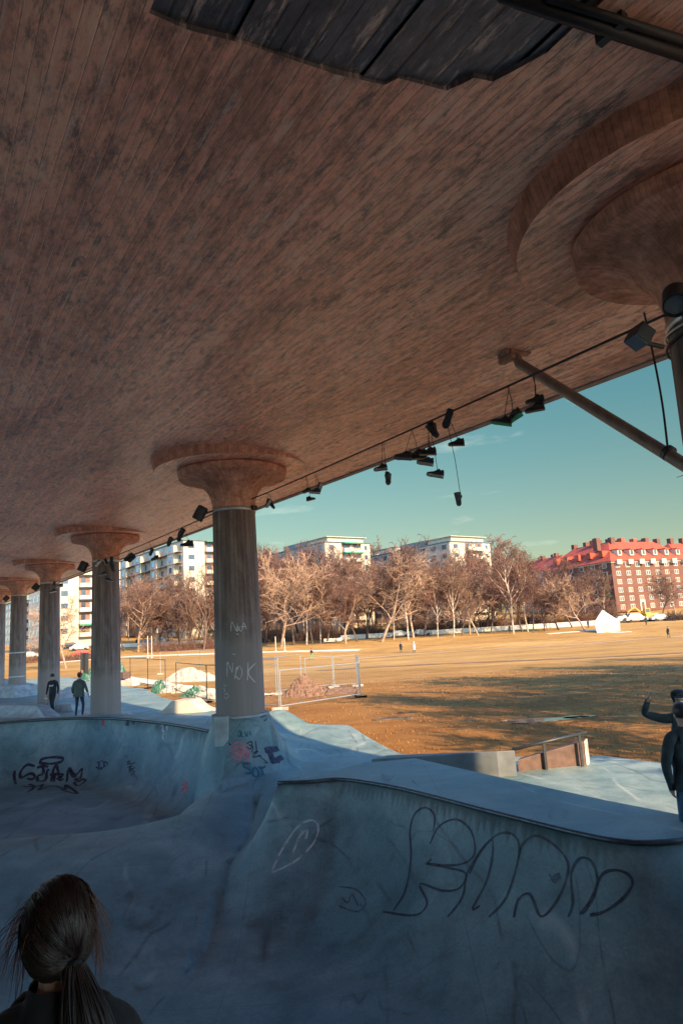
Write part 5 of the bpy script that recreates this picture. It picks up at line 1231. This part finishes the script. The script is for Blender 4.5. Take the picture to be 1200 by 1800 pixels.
fence(ter_px(588, 1210), ter_px(628, 1207), 1.7, 'rear steel panel at the open end of the enclosure', mesh=False)
fence(ter_px(634, 1227), ter_px(629, 1207), 1.7, 'short end panel closing the right side of the enclosure', mesh=True)
def heap(name, label, cat, px, py, wid, dep, hgt, m, seed, pw=1.3, n=30, rough=.16):
    c = ter_px(px, py); rng = np.random.default_rng(seed); vs = []; fs = []
    for i in range(n + 1):
        for j in range(n + 1):
            x, y = -1 + 2 * i / n, -1 + 2 * j / n; rr_ = math.hypot(x, y); z = max(0, 1 - rr_ ** pw)
            z *= 1 + .35 * math.sin(3.1 * x + seed) * math.cos(2.7 * y + seed * 2); z += rng.normal(0, rough) * .35 * (z > 0.02)
            vs.append((x * wid / 2, y * dep / 2, z * hgt - .04))
    for i in range(n):
        for j in range(n): q = i * (n + 1) + j; fs.append((q, q + n + 1, q + n + 2, q + 1))
    o = MB().add(vs, fs).build(name, M[m], smooth=False, loc=tuple(c)); return tag(o, label, cat)
heap('soil_heap', 'heap of dug brown soil inside the mesh enclosure right of the front column', 'soil heap', 541, 1222, 2.9, 2.6, .98, 'soil', 3, 1.2, 34)
heap('soil_mound', 'low spread of dug soil right of the soil heap', 'soil heap', 590, 1218, 3.0, 2.4, .34, 'soil', 6, 1.3, 26)
heap('tarpaulin_pile', 'long pile covered by a grey tarpaulin behind the dark fence', 'tarpaulin', 338, 1197, 5.2, 2.6, .95, 'tarp_grey', 9, 1.6, 22, .22)
heap('tarpaulin_bag', 'upright green tarpaulin bag at the foot of the fence', 'tarpaulin', 279, 1219, 1.0, .8, .95, 'tarp_green', 2, 2.2, 14, .2)
heap('tarpaulin_sheet', 'flat crumpled green tarpaulin among rubble near the front column', 'tarpaulin', 343, 1224, 2.2, 1.1, .42, 'tarp_green', 5, 1.4, 20, .4)
heap('tarpaulin_bag', 'green and white bag behind the red-hatted skater', 'tarpaulin', 154, 1195, 1.3, 1.0, .95, 'tarp_green', 12, 2.6, 16, .3)
heap('tarpaulin_bag', 'pale green bag peeking out right of the second column', 'tarpaulin', 212, 1184, 1.1, 1.0, 1.0, 'tarp_green', 15, 3.0, 14, .15)
rnd = random.Random(21)
for i in range(16):
    px, py = rnd.uniform(345, 392), rnd.uniform(1212, 1236)
    if i > 10: px, py = rnd.uniform(290, 345), rnd.uniform(1208, 1220)
    c = ter_px(px, py); s = rnd.uniform(.2, .5); mb = MB().ell((0, 0, .1), (s, s * .8, s * .55), 7, 5); mb.v = [(v[0] + rnd.gauss(0, .05), v[1] + rnd.gauss(0, .05), v[2] + rnd.gauss(0, .04)) for v in mb.v]
    tag(mb.build('rubble_lump', M['rubble'], loc=tuple(c)), 'pale lump of broken concrete among the rubble left of the front column', 'rubble', 'lumps of rubble by the fence')
# pole with a flapping sheet behind the skaters
p = ter_px(142, 1196); o = empty('site_pole', p); tag(o, 'thin pole with a dark sheet tied to it behind the red-hatted skater', 'pole')
MB().tube([(0, 0, 0), (0, 0, 2.6)], .05, 6).build('pole', M['darkmetal'], o)
sv = [(x * .7, .12 * math.sin(x * 7), 2.5 - z * 1.5 - x * z * .5) for z in np.linspace(0, 1, 6) for x in np.linspace(0, 1, 6)]
MB().add(sv, [(i * 6 + j, i * 6 + j + 1, i * 6 + j + 7, i * 6 + j + 6) for i in range(5) for j in range(5)]).build('sheet', M['black'], o, smooth=True)
# puddles on the grass
def puddle(px, py, a, b, label, seed):
    c = ter_px(px, py); rnd = random.Random(seed); n = 28; pts = []
    for k in range(n):
        t = 2 * math.pi * k / n; r_ = 1 + .22 * math.sin(3 * t + seed) + .14 * math.sin(5 * t) + rnd.gauss(0, .04); pts.append((a * r_ * math.cos(t), b * r_ * math.sin(t)))
    o = MB().prism(pts, -.02, .035).build('puddle', M['puddle'], loc=tuple(c)); tag(o, label, 'puddle')
puddle(952, 1267, 1.15, .42, 'long shallow puddle in the muddy grass, largest of the three', 1)
puddle(1012, 1262, .5, .25, 'small puddle just right of the largest one', 2)
puddle(688, 1264, .7, .26, 'shallow puddle in the muddy grass near the fence end', 3)
# ------------------------------------------------------------------ people
def skin_mesh(joints, edges, root, lvl=2):
    """joints: name -> (position, rx, ry); returns verts, faces of the grown surface"""
    names = list(joints); ix = {n: i for i, n in enumerate(names)}
    me = bpy.data.meshes.new('skeleton'); me.from_pydata([joints[n][0] for n in names], [(ix[a], ix[b]) for a, b in edges], [])
    o = bpy.data.objects.new('skeleton', me); COL.objects.link(o)
    o.modifiers.new('s', 'SKIN'); s = o.modifiers.new('d', 'SUBSURF'); s.levels = lvl; s.render_levels = lvl
    for n, d in zip(names, me.skin_vertices[0].data): d.radius = joints[n][1:3]; d.use_root = n == root
    dg = bpy.context.evaluated_depsgraph_get(); dg.update(); ev = o.evaluated_get(dg); em = ev.to_mesh()
    v = [tuple(x.co) for x in em.vertices]; f = [tuple(p.vertices) for p in em.polygons]
    ev.to_mesh_clear(); bpy.data.objects.remove(o); bpy.data.meshes.remove(me); return v, f
def person(label, pos, rz, height, pose, mats, fingers=True, lvl=2, headscale=1.0, slim=1.0, cat='person', hat=None, bulk=1.0, group=None, hair=None):
    """mats: top, legs, skin, shoe; pose: offsets for elbows, wrists, knees, ankles (x right, y forward)"""
    S = height / 1.76; J = {}; E = []
    def j(n, p, r, r2=None): J[n] = (Vector(p), r * slim, (r2 or r) * slim)
    hx, hy = pose.get('head', (0, .03))
    j('pelvis', (0, 0, .95), .145 * bulk, .105 * bulk); j('spine', (0, -.01, 1.12), .140 * bulk, .105 * bulk); j('chest', (0, -.01, 1.30), .165 * bulk, .115 * bulk); j('neckb', (0, 0, 1.46), .07, .065)
    hs = headscale
    j('neck', (hx * .3, hy * .4, 1.52), .05, .052); j('head0', (hx * .7, hy, 1.585), .062 * hs, .075 * hs); j('head1', (hx, hy, 1.67), .074 * hs, .092 * hs); j('head2', (hx, hy - .005, 1.735), .052 * hs, .066 * hs)
    E += [('pelvis', 'spine'), ('spine', 'chest'), ('chest', 'neckb'), ('neckb', 'neck'), ('neck', 'head0'), ('head0', 'head1'), ('head1', 'head2')]
    seg = {'pelvis': 1, 'spine': 0, 'chest': 0, 'neckb': 0, 'neck': 2, 'head0': 2, 'head1': 2, 'head2': 2}
    for s, sd in ((-1, 'L'), (1, 'R')):
        el = Vector(pose.get('elbow' + sd, (.06 * s, -.03, -.29))); wr = Vector(pose.get('wrist' + sd, (.0, .06, -.26)))
        sh = Vector((.185 * s, -.005, 1.405)); e_ = sh + el; w_ = e_ + wr; hd = wr.normalized()
        j('sh' + sd, sh, .068 * bulk); j('el' + sd, e_, .048 * bulk); j('fa' + sd, e_.lerp(w_, .35), .046 * bulk); j('wr' + sd, w_, .030 * bulk); j('pa' + sd, w_ + hd * .075, .034, .017)
        E += [('neckb', 'sh' + sd), ('sh' + sd, 'el' + sd), ('el' + sd, 'fa' + sd), ('fa' + sd, 'wr' + sd), ('wr' + sd, 'pa' + sd)]
        seg.update({'sh' + sd: 0, 'el' + sd: 0, 'fa' + sd: 0, 'wr' + sd: 0, 'pa' + sd: 2})
        if fingers:
            side = Vector((0, 1, 0)); side = (side - hd * side.dot(hd)); side = side.normalized() if side.length > .2 else Vector((1, 0, 0)); inw = Vector((-s, 0, 0)); inw = inw - hd * inw.dot(hd)
            for k, (o_, L) in enumerate(((.027, .070), (.009, .080), (-.009, .076), (-.026, .058))):
                b = w_ + hd * .09 + side * o_; t1 = b + hd * L * .55 + inw * .012; t2 = t1 + hd * L * .35 + inw * .026
                for nm, p, r_ in (('a', b, .0095), ('b', t1, .0085), ('c', t2, .0065)): j(f'f{k}{nm}{sd}', p, r_); seg[f'f{k}{nm}{sd}'] = 2
                E += [('pa' + sd, f'f{k}a{sd}'), (f'f{k}a{sd}', f'f{k}b{sd}'), (f'f{k}b{sd}', f'f{k}c{sd}')]
            b = w_ + hd * .035 + side * .036; t1 = b + hd * .032 + side * .02 + inw * .01
            for nm, p, r_ in (('a', b, .011), ('b', t1, .0095), ('c', t1 + hd * .028 + inw * .012, .0075)): j('t' + nm + sd, p, r_); seg['t' + nm + sd] = 2
            E += [('wr' + sd, 'ta' + sd), ('ta' + sd, 'tb' + sd), ('tb' + sd, 'tc' + sd)]
        kn = Vector(pose.get('knee' + sd, (.01 * s, .03, -.43))); an = Vector(pose.get('ankle' + sd, (0, -.04, -.42)))
        hp = Vector((.09 * s, 0, .90)); k_ = hp + kn; a_ = k_ + an
        j('hp' + sd, hp, .092, .098); j('th' + sd, hp.lerp(k_, .45), .083, .086); j('kn' + sd, k_, .060); j('ca' + sd, k_.lerp(a_, .35), .056); j('an' + sd, a_, .043)
        td = Vector((.03 * s, .16, -.02)); tilt = pose.get('toe' + sd, 0); td.z += tilt
        j('he' + sd, a_ + Vector((0, -.03, -.045)), .038, .034); j('to' + sd, a_ + td + Vector((0, 0, -.035)), .036, .026)
        E += [('pelvis', 'hp' + sd), ('hp' + sd, 'th' + sd), ('th' + sd, 'kn' + sd), ('kn' + sd, 'ca' + sd), ('ca' + sd, 'an' + sd), ('an' + sd, 'he' + sd), ('he' + sd, 'to' + sd)]
        seg.update({'hp' + sd: 1, 'th' + sd: 1, 'kn' + sd: 1, 'ca' + sd: 1, 'an' + sd: 1, 'he' + sd: 3, 'to' + sd: 3})
    v, f = skin_mesh({n: (tuple(p), a, b) for n, (p, a, b) in J.items()}, E, 'pelvis', lvl)
    mi = []; keys = list(J); KP = np.array([J[k][0] for k in keys]); KR = np.array([J[k][1] for k in keys]); SG = np.array([seg[k] for k in keys])
    # nearest bone, not nearest joint
    ea = np.array([[keys.index(a), keys.index(b)] for a, b in E]); VA = np.array(v)
    for fc in f:
        c = VA[list(fc)].mean(0); A = KP[ea[:, 0]]; B_ = KP[ea[:, 1]]; d = B_ - A; t = np.clip(((c - A) * d).sum(1) / np.maximum((d * d).sum(1), 1e-9), 0, 1)
        q = A + d * t[:, None]; k = np.argmin(np.linalg.norm(q - c, axis=1) - (KR[ea[:, 0]] * (1 - t) + KR[ea[:, 1]] * t)); mi.append(int(SG[ea[k, 0] if t[k] < .55 else ea[k, 1]]))
    mb = MB(); mb.v = v; mb.f = f; mb.m = mi
    # nose, ears
    H1 = J['head1'][0]
    mb.ell((H1.x, H1.y + .10 * hs, H1.z - .035), (.014, .02, .022), 8, 6, 2)
    for s in (-1, 1): mb.ell((H1.x + s * .075 * hs, H1.y - .005, H1.z - .03), (.012, .022, .032), 8, 6, 2)
    mb.ell((H1.x, H1.y + .088 * hs, H1.z - .085), (.024, .008, .007), 8, 4, 2)
    for s in (-1, 1): mb.ell((H1.x + s * .03, H1.y + .088 * hs, H1.z - .005), (.012, .006, .007), 8, 5, 3)
    mb.v = [tuple(Vector(p) * S) for p in mb.v]
    lowest = min(p[2] for p in mb.v); mb.v = [(p[0], p[1], p[2] - lowest) for p in mb.v]
    o = mb.build('person', [M[m] for m in mats], smooth=True, loc=pos); o.rotation_euler = (0, 0, rz); tag(o, label, cat, group)
    def at(p): q = Vector(p) * S; q.z -= lowest; return q
    hd = at(J['head1'][0]); r_ = hs * S
    if hair:
        h = MB().ell((hd.x, hd.y - .012 * r_, hd.z + .022 * r_), (.092 * r_, .108 * r_, .098 * r_), 20, 12)
        h.v = [(x, y, z) if (y < hd.y + .05 * r_ or z > hd.z + .035 * r_) else (x, y - .06 * r_, z) for x, y, z in h.v]
        h.build('hair', M[hair], o, smooth=True)
    if hat:
        kind, m = hat
        if kind == 'beanie': MB().lathe([(.093 * r_, -.02 * r_), (.102 * r_, 0), (.104 * r_, .04 * r_), (.098 * r_, .075 * r_), (.07 * r_, .115 * r_), (.03 * r_, .132 * r_), (.001, .135 * r_)], (0, 0, 0), 20).build('beanie', M[m], o, smooth=True, loc=(hd.x, hd.y - .005, hd.z + .012 * r_))
        if kind == 'cap':
            MB().lathe([(.098 * r_, .02 * r_), (.1 * r_, .05 * r_), (.085 * r_, .09 * r_), (.045 * r_, .112 * r_), (.001, .116 * r_)], (0, 0, 0), 20).add([(-.07 * r_, .07 * r_, .035 * r_), (.07 * r_, .07 * r_, .035 * r_), (.05 * r_, .17 * r_, .025 * r_), (-.05 * r_, .17 * r_, .025 * r_), (-.07 * r_, .07 * r_, .045 * r_), (.07 * r_, .07 * r_, .045 * r_), (.05 * r_, .17 * r_, .035 * r_), (-.05 * r_, .17 * r_, .035 * r_)], [(0, 3, 2, 1), (4, 5, 6, 7), (0, 1, 5, 4), (1, 2, 6, 5), (2, 3, 7, 6), (3, 0, 4, 7)]).build('cap', M[m], o, smooth=True, auto=True, loc=tuple(hd))
    return o, {n: at(q[0]) for n, q in J.items()}, S
def jacket(o, pts, m, name='jacket'):
    """loft: list of (z, rx, ry, y offset)"""
    n = 28; vs = []
    for z, rx, ry, oy in pts:
        for k in range(n):
            a = 2 * math.pi * k / n; ww = 1 + .03 * math.sin(5 * a + z * 9); vs.append((rx * ww * math.copysign(abs(math.cos(a)) ** .8, math.cos(a)), oy + ry * ww * math.copysign(abs(math.sin(a)) ** .8, math.sin(a)), z))
    fs = [(i * n + k, i * n + (k + 1) % n, (i + 1) * n + (k + 1) % n, (i + 1) * n + k) for i in range(len(pts) - 1) for k in range(n)]
    return MB().add(vs, fs).build(name, M[m], o, smooth=True)
def skateboard(label, loc_, rz, tilt, roll=0):
    o = empty('skateboard', loc_); o.rotation_euler = (roll, tilt, rz); tag(o, label, 'skateboard')
    n = 22; vs = []; fs = []
    for i in range(n + 1):
        t = -1 + 2 * i / n; x = t * .40; w_ = .10 * math.sqrt(max(.02, 1 - max(0, abs(t) - .72) ** 2 / .28 ** 2)) if abs(t) > .72 else .10; z = .11 + max(0, abs(t) - .68) * .16
        for y, dz in ((-w_, .008), (0, 0), (w_, .008), (w_, .02), (0, .012), (-w_, .02)): vs.append((x, y, z + dz))
    for i in range(n):
        for k in range(6): fs.append((i * 6 + k, i * 6 + (k + 1) % 6, (i + 1) * 6 + (k + 1) % 6, (i + 1) * 6 + k))
    fs += [tuple(range(6))[::-1], tuple(n * 6 + k for k in range(6))]
    MB().add(vs, fs).build('deck', M['wood'], o, smooth=True, auto=True)
    for x in (-.22, .22):
        MB().box((x, 0, .08), (.06, .15, .04)).build('truck', M['steel'], o)
        for y in (-.085, .085):
            w_ = MB().lathe([(.001, -.016), (.03, -.016), (.03, .016), (.001, .016)], n=14); w_.v = [(v[0] + x, v[2] + y, v[1] + .055) for v in w_.v]; w_.build('wheel', M['white_cloth'], o)
    return o
def ground_at(px, py, z=0.0): return at_z(px, py, z)
# skater in black, walking towards us
g = ground_at(92, 1254.5); A_, JA, SA = person('skater in black hoodie and black beanie walking this way with a board in hand', (g.x, g.y, 0.0), math.pi - .1, 1.72,
    {'elbowL': (-.09, -.02, -.28), 'wristL': (-.0, .06, -.25), 'elbowR': (.09, -.03, -.28), 'wristR': (.03, .04, -.26), 'kneeL': (-.0, .14, -.41), 'ankleL': (0, -.05, -.42), 'kneeR': (0, -.02, -.43), 'ankleR': (0, -.16, -.39), 'toeR': -.05}, ('black', 'black', 'skin', 'shoe'), hat=('beanie', 'hair_dark'), bulk=1.12)
hd = JA['head1']; MB().box((hd.x, hd.y + .088 * SA, hd.z - .005), (.13, .02, .035)).build('sunglasses', M['darkmetal'], A_, bevel=.006)
MB().tube([(-.16, -.02, 1.42), (0, -.09, 1.47), (.16, -.02, 1.42)], .05, 8).build('hood', M['black'], A_, smooth=True)
for k in range(1): MB().tube(spline([(-.11, .128, 1.25), (-.08, .135, 1.31), (-.05, .138, 1.22), (-.02, .14, 1.30), (.01, .14, 1.23), (.05, .138, 1.30), (.07, .136, 1.23), (.11, .128, 1.29)], 4), .010, 5).build('print', M['white_cloth'], A_)
rw = A_.matrix_basis
def wpos(o, p): return Matrix.Translation(o.location) @ Matrix.Rotation(o.rotation_euler.z, 4, 'Z') @ Vector(p)
hw = wpos(A_, JA['paR']); skateboard('skateboard held upright at the side of the skater in black', hw + Vector((-.07, -.02, -.34)), 0.8, math.pi / 2 + .06)
# skater in the red beanie, seen from behind
g = ground_at(139, 1261); Bp, JB, SB = person('skater in an olive jacket and red beanie seen from behind, carrying a board', (g.x, g.y, 0.0), -.1, 1.80,
    {'elbowL': (-.10, -.04, -.27), 'wristL': (.02, .05, -.25), 'elbowR': (.13, -.02, -.26), 'wristR': (.06, .06, -.24), 'kneeL': (-.03, .04, -.43), 'ankleL': (-.02, -.05, -.42), 'kneeR': (.04, .10, -.42), 'ankleR': (.03, -.12, -.40)}, ('olive', 'jeans_dark', 'skin', 'shoe'), hat=('beanie', 'redhat'), bulk=1.25, hair='hair_dark')
jacket(Bp, [(.84 * SB, .225, .165, 0), (.92 * SB, .22, .165, 0), (1.1 * SB, .205, .155, -.01), (1.3 * SB, .215, .15, -.01), (1.42 * SB, .20, .12, -.01), (1.47 * SB, .10, .09, 0)], 'olive')
MB().tube([(-.10, -.07, 1.50), (0, -.12, 1.54), (.10, -.07, 1.50)], .05, 8).build('hood', M['olive'], Bp, smooth=True)
for sd in 'LR': MB().ell(tuple(JB['wr' + sd] + Vector((0, 0, .03))), (.055, .06, .05), 10, 8).build('glove_cuff', M['white_cloth'], Bp, smooth=True)
hw = wpos(Bp, JB['paR']); skateboard('skateboard hanging from the hand of the skater in the red beanie', hw + Vector((.10, -.02, -.36)), .7, math.pi / 2 - .22)
# man in the dark jacket, from behind
g = at_Y(1219, 1400, 8.35); Sm, JS, SS = person('man in a dark wool jacket and blue jeans, back turned, just beyond the ledge', (g.x, g.y, 0.0), .05, 1.80,
    {'elbowL': (-.12, -.06, -.27), 'wristL': (.06, .07, -.25), 'elbowR': (.10, .0, -.28), 'wristR': (-.02, .1, -.24), 'kneeL': (-.03, .05, -.43), 'ankleL': (.02, -.12, -.40), 'kneeR': (.02, .13, -.41), 'ankleR': (0, -.02, -.43), 'toeL': -.05}, ('suit', 'jeans', 'skin', 'shoe'), bulk=1.18, hair='hair_dark')
jacket(Sm, [(.90 * SS, .225, .155, 0), (.92 * SS, .222, .155, 0), (1.0 * SS, .205, .145, 0), (1.12 * SS, .19, .135, -.01), (1.28 * SS, .215, .14, -.01), (1.39 * SS, .215, .115, -.01), (1.44 * SS, .15, .09, -.005), (1.49 * SS, .075, .07, 0)], 'suit')
MB().tube([(.062 * math.cos(t), .058 * math.sin(t) + .004, 1.475 * SS + .01 * math.sin(t)) for t in np.linspace(0, 2 * math.pi, 20)], .011, 6).build('shirt_collar', M['white_cloth'], Sm, smooth=True)
MB().tube([(0, -.140, 1.30 * SS), (.002, -.146, 1.12 * SS), (0, -.158, .91 * SS)], .0035, 4).build('back_seam', M['black'], Sm)
# man in the flat cap with a raised arm, beyond him
g = at_Y(1217, 1400, 9.6); Cm, JC, SC = person('man in a dark flat cap raising one arm beyond the wool jacket', (g.x, g.y, 0.0), math.pi - .35, 1.84,
    {'elbowR': (.26, .03, .08), 'wristR': (-.06, .10, .17), 'elbowL': (-.10, -.02, -.28), 'wristL': (.0, .08, -.25)}, ('suit', 'jeans_dark', 'skin', 'shoe'), bulk=1.02, hat=('cap', 'black'), hair='hair_dark')
# people far off on the field
def far_person(px, py, hgt, label, mats, rz, pose=None, hat=None, coat=None, hair='hair_dark'):
    q = ter_px(px, py); o, JJ, s = person(label, tuple(q), rz, hgt, pose or {}, mats, fingers=True, lvl=1, hair=hair, hat=hat, bulk=1.2)
    if coat: jacket(o, [(.55 * s, .24, .18, 0), (.9 * s, .22, .17, 0), (1.3 * s, .22, .15, 0), (1.44 * s, .14, .1, 0)], coat, 'coat')
    return o
walk = {'kneeL': (0, .18, -.40), 'ankleL': (0, -.06, -.42), 'kneeR': (0, -.06, -.43), 'ankleR': (0, -.22, -.37), 'toeR': -.06, 'elbowL': (-.05, -.14, -.25), 'elbowR': (.05, .10, -.27)}
far_person(705, 1148, 1.75, 'walker in dark clothes on the field, left of the walker in the pale coat', ('black', 'jeans_dark', 'skin', 'shoe'), -1.2, walk, coat='black')
far_person(728, 1148, 1.72, 'walker in a long pale coat on the far field', ('white_cloth', 'jeans_dark', 'skin', 'shoe'), -1.3, walk, coat='white_cloth', hat=('beanie', 'white_cloth'))
run = {'kneeL': (0, .30, -.32), 'ankleL': (0, -.16, -.38), 'kneeR': (0, -.10, -.42), 'ankleR': (0, -.36, -.22), 'toeR': -.1, 'elbowL': (-.06, -.2, -.2), 'wristL': (.02, .22, .08), 'elbowR': (.06, .12, -.24), 'wristR': (-.02, .2, .12)}
far_person(548, 1160, 1.72, 'jogger in a dark top and green shorts on the far path', ('black', 'green_cloth', 'skin', 'shoe'), -1.0, run)
far_person(1175, 1121, 1.75, 'lone walker in dark clothes near the picture edge of the field', ('black', 'jeans_dark', 'skin', 'shoe'), 1.4, walk, coat='black')
far_person(896, 1113, 1.7, 'person in black by the trunks of the tall right-hand birches', ('black', 'black', 'skin', 'shoe'), .4, coat='black')
far_person(1034, 1104, 1.7, 'small dark figure left of the white sculpture', ('black', 'black', 'skin', 'shoe'), .4, coat='black')
far_person(1136, 1099, 1.75, 'dark figure standing before the yellow excavator', ('black', 'black', 'skin', 'shoe'), .4, coat='black')
far_person(216, 1143, 1.1, 'small dark figure crouching on the grass right of the second column', ('black', 'black', 'skin', 'shoe'), .6, {'kneeL': (-.1, .30, -.2), 'ankleL': (0, -.1, -.4), 'kneeR': (.1, .30, -.2), 'ankleR': (0, -.1, -.4)}, coat=None)
far_person(240, 1136, 1.7, 'figure in black with a red hat by the forked tree', ('black', 'black', 'skin', 'shoe'), .6, walk, hat=('beanie', 'redhat'))

# ------------------------------------------------------------------ the girl in the foreground
GY_ = 1.66
G = at_Y(104, 1622, GY_)
hh = 1.30; sc = hh / 1.76
girl, JG, SG_ = person('girl with a dark blond ponytail seen from behind, close to the camera', (G.x, G.y, 1.12), .16, hh,
    {'elbowL': (-.07, -.0, -.28), 'elbowR': (.07, .0, -.28), 'head': (0, .02)}, ('black', 'jeans_dark', 'skin', 'shoe'), headscale=1.0, bulk=1.1)
dz = G.z - wpos(girl, JG['head1']).z; girl.location.z += dz - .02
girl.location.x += G.x - wpos(girl, JG['head1']).x; girl.location.y += G.y - wpos(girl, JG['head1']).y
print('girl floor', girl.location.z)
jacket(girl, [(.60, .165, .13, 0), (.72, .165, .13, 0), (.86, .165, .13, 0), (.97, .185, .125, -.005), (1.03, .175, .11, -.01), (1.07, .13, .095, -.012), (1.105, .082, .078, -.01), (1.14, .060, .060, .004), (1.165, .056, .056, .008)], 'black')
MB().tube([(.098 * math.cos(t), .088 * math.sin(t) - .02, 1.085 + .022 * math.sin(t) + .006 * math.sin(3 * t)) for t in np.linspace(0, 2 * math.pi, 30)], [.026 + .006 * math.sin(k_ * 1.3) for k_ in range(30)], 10).build('hood', M['black'], girl, smooth=True)
hc = JG['head1'] + Vector((0, -.004, .012)); RAD = Vector((.073, .089, .099))
rnd = random.Random(77)
hair = MB(); cap_ = MB().ell(tuple(hc), tuple(RAD * .965), 28, 18)
cap_.v = [(x, min(y, hc.y + .045), z) for x, y, z in cap_.v]; cap_.build('scalp_hair', M['hair_dark'], girl, smooth=True)
gath = Vector((.66, -.66, -.52)).normalized(); gp = Vector((hc.x + gath.x * RAD.x * 1.05, hc.y + gath.y * RAD.y * 1.08, hc.z + gath.z * RAD.z * 1.1))
def sl(a, b, t):
    w_ = math.acos(max(-1, min(1, a.dot(b)))); return (a * math.sin((1 - t) * w_) + b * math.sin(t * w_)) / max(1e-6, math.sin(w_))
def P_(d, k=1.0): return Vector((hc.x + d.x * RAD.x * k, hc.y + d.y * RAD.y * k, hc.z + d.z * RAD.z * k))
tails = []
clumps = []
for i in range(150):
    az = rnd.uniform(-.4, math.pi + .4); el_ = rnd.uniform(-.4, 1.52); clumps.append((az, el_, abs(rnd.gauss(0, .030)), rnd.gauss(0, .10), rnd.uniform(.9, 1.05), rnd.gauss(0, .06)))
for i in range(1700):
    az, el_, lf_, wav, te, gx_ = clumps[i % 150]; j_ = .035
    az += rnd.gauss(0, j_); el_ += rnd.gauss(0, j_)
    s = Vector((math.cos(az) * math.cos(el_), math.sin(az) * math.cos(el_) * .75, math.sin(el_))).normalized()
    lift = 1 + lf_ + abs(rnd.gauss(0, .010)); w1 = wav + rnd.gauss(0, .025); gg = (gath + Vector((gx_, 0, gx_ * .6))).normalized()
    mid = (sl(s, gg, .5) + Vector((w1, 0, w1 * .6))).normalized(); pts = []
    for t in np.linspace(0, te, 9):
        d = sl(s, mid, t * 2) if t < .5 else sl(mid, gg, min(1, t * 2 - 1)); pts.append(P_(d, lift * (1 + .04 * math.sin(t * math.pi) + .006 * math.sin(t * 9 + i))) if t < .9 else P_(d, 1.03))
    hair.tube(pts, [.0012] * 7 + [.0010, .0006], 3, cap=False)
for i in range(520):            # ponytail
    a = rnd.random() * 6.283; r_ = rnd.random() ** .5; L = rnd.uniform(.16, .29); sp_ = rnd.gauss(0, .012)
    p0 = gp + Vector((math.cos(a) * .011 * r_, math.sin(a) * .010 * r_, 0)); pts = []
    for t in np.linspace(0, 1, 8):
        spread = .010 + .030 * math.sin(min(1, t * 1.15) * math.pi * .6)
        pts.append(p0 + Vector((math.cos(a) * r_ * spread + .045 * t + sp_ * t, -.022 * math.sin(t * 2.2) + math.sin(a) * r_ * spread * .8, -L * t)))
    hair.tube(pts, [.0012] * 6 + [.0009, .0004], 3, cap=False)
def loose(n, dir_, L, thick, out, spread):
    for i in range(n):
        d = (Vector(dir_) + Vector((rnd.gauss(0, spread), rnd.gauss(0, spread), rnd.gauss(0, spread)))).normalized(); p = P_(d, 1.0); pts = [p]; ll = L * rnd.uniform(.5, 1.15)
        v = Vector((d.x * out, d.y * out * .5, .25 * out)); 
        for k in range(8):
            v = v + Vector((rnd.gauss(0, .05), rnd.gauss(0, .05), -.30)); pts.append(pts[-1] + v.normalized() * ll / 8)
            if pts[-1].z < hc.z + .05:
                q = Vector(((pts[-1].x - hc.x) / RAD.x, (pts[-1].y - hc.y) / RAD.y, (pts[-1].z - hc.z) / RAD.z))
                if q.length < 1.04: q = q.normalized() * 1.05; pts[-1] = Vector((hc.x + q.x * RAD.x, hc.y + q.y * RAD.y, hc.z + q.z * RAD.z))
        hair.tube(pts, [thick] * 7 + [thick * .7, thick * .3], 3, cap=False)
hair.build('hair', M['hair'], girl, smooth=True); hair = MB()
loose(24, (-.85, .25, .15), .16, .0008, .18, .18)
loose(26, (.85, .2, -.1), .10, .0008, .15, .14)
loose(150, (0, .1, 1), .075, .0006, .9, .6)
loose(36, (.9, -.1, .3), .09, .0006, .6, .35)
loose(30, (-.9, -.1, .3), .10, .0006, .6, .35)
loose(12, (-.9, .1, .1), .24, .0006, .7, .2)
hair.build('loose_hair', M['hair_light'], girl, smooth=True)
tie = MB().lathe([(.008, -.008), (.016, -.006), (.016, .006), (.008, .008)], n=14); tie.build('hair_tie', M['black'], girl, smooth=True, loc=gp)

# ------------------------------------------------------------------ dry grass standing in the near field
gm = MB(); rnd = random.Random(31); cnt = 0
while cnt < 4200:
    Y = 13.2 + 34 * rnd.random() ** 1.4; X = rnd.uniform(-.12 * Y - 1.0, .60 * Y)
    pxy = np.array([X]); 
    if inside(pxy, np.array([Y]), POLY)[0]: continue
    d_, _, _, _ = pl_dist(pxy, np.array([Y]), list(POLY))
    if d_[0] < .12: continue
    z = tz(X, Y) - .02; cnt += 1
    for k in range(3):
        a = rnd.random() * 6.283; h = rnd.uniform(.02, .075) * (1 + .015 * Y); lx, ly = math.cos(a) * h * rnd.uniform(.2, .9), math.sin(a) * h * rnd.uniform(.2, .9); wx, wy = -math.sin(a) * .009 * (1 + .04 * Y), math.cos(a) * .009 * (1 + .04 * Y)
        x0, y0 = X + rnd.gauss(0, .07), Y + rnd.gauss(0, .07); gm.add([(x0 - wx, y0 - wy, z), (x0 + wx, y0 + wy, z), (x0 + lx, y0 + ly, z + h)], [(0, 1, 2)])
M['straw'] = plain('dry straw', (0.25, 0.128, 0.042), 0.95, 0.5, 3)
tag(gm.build('dry_grass', M['straw']), kind='stuff')
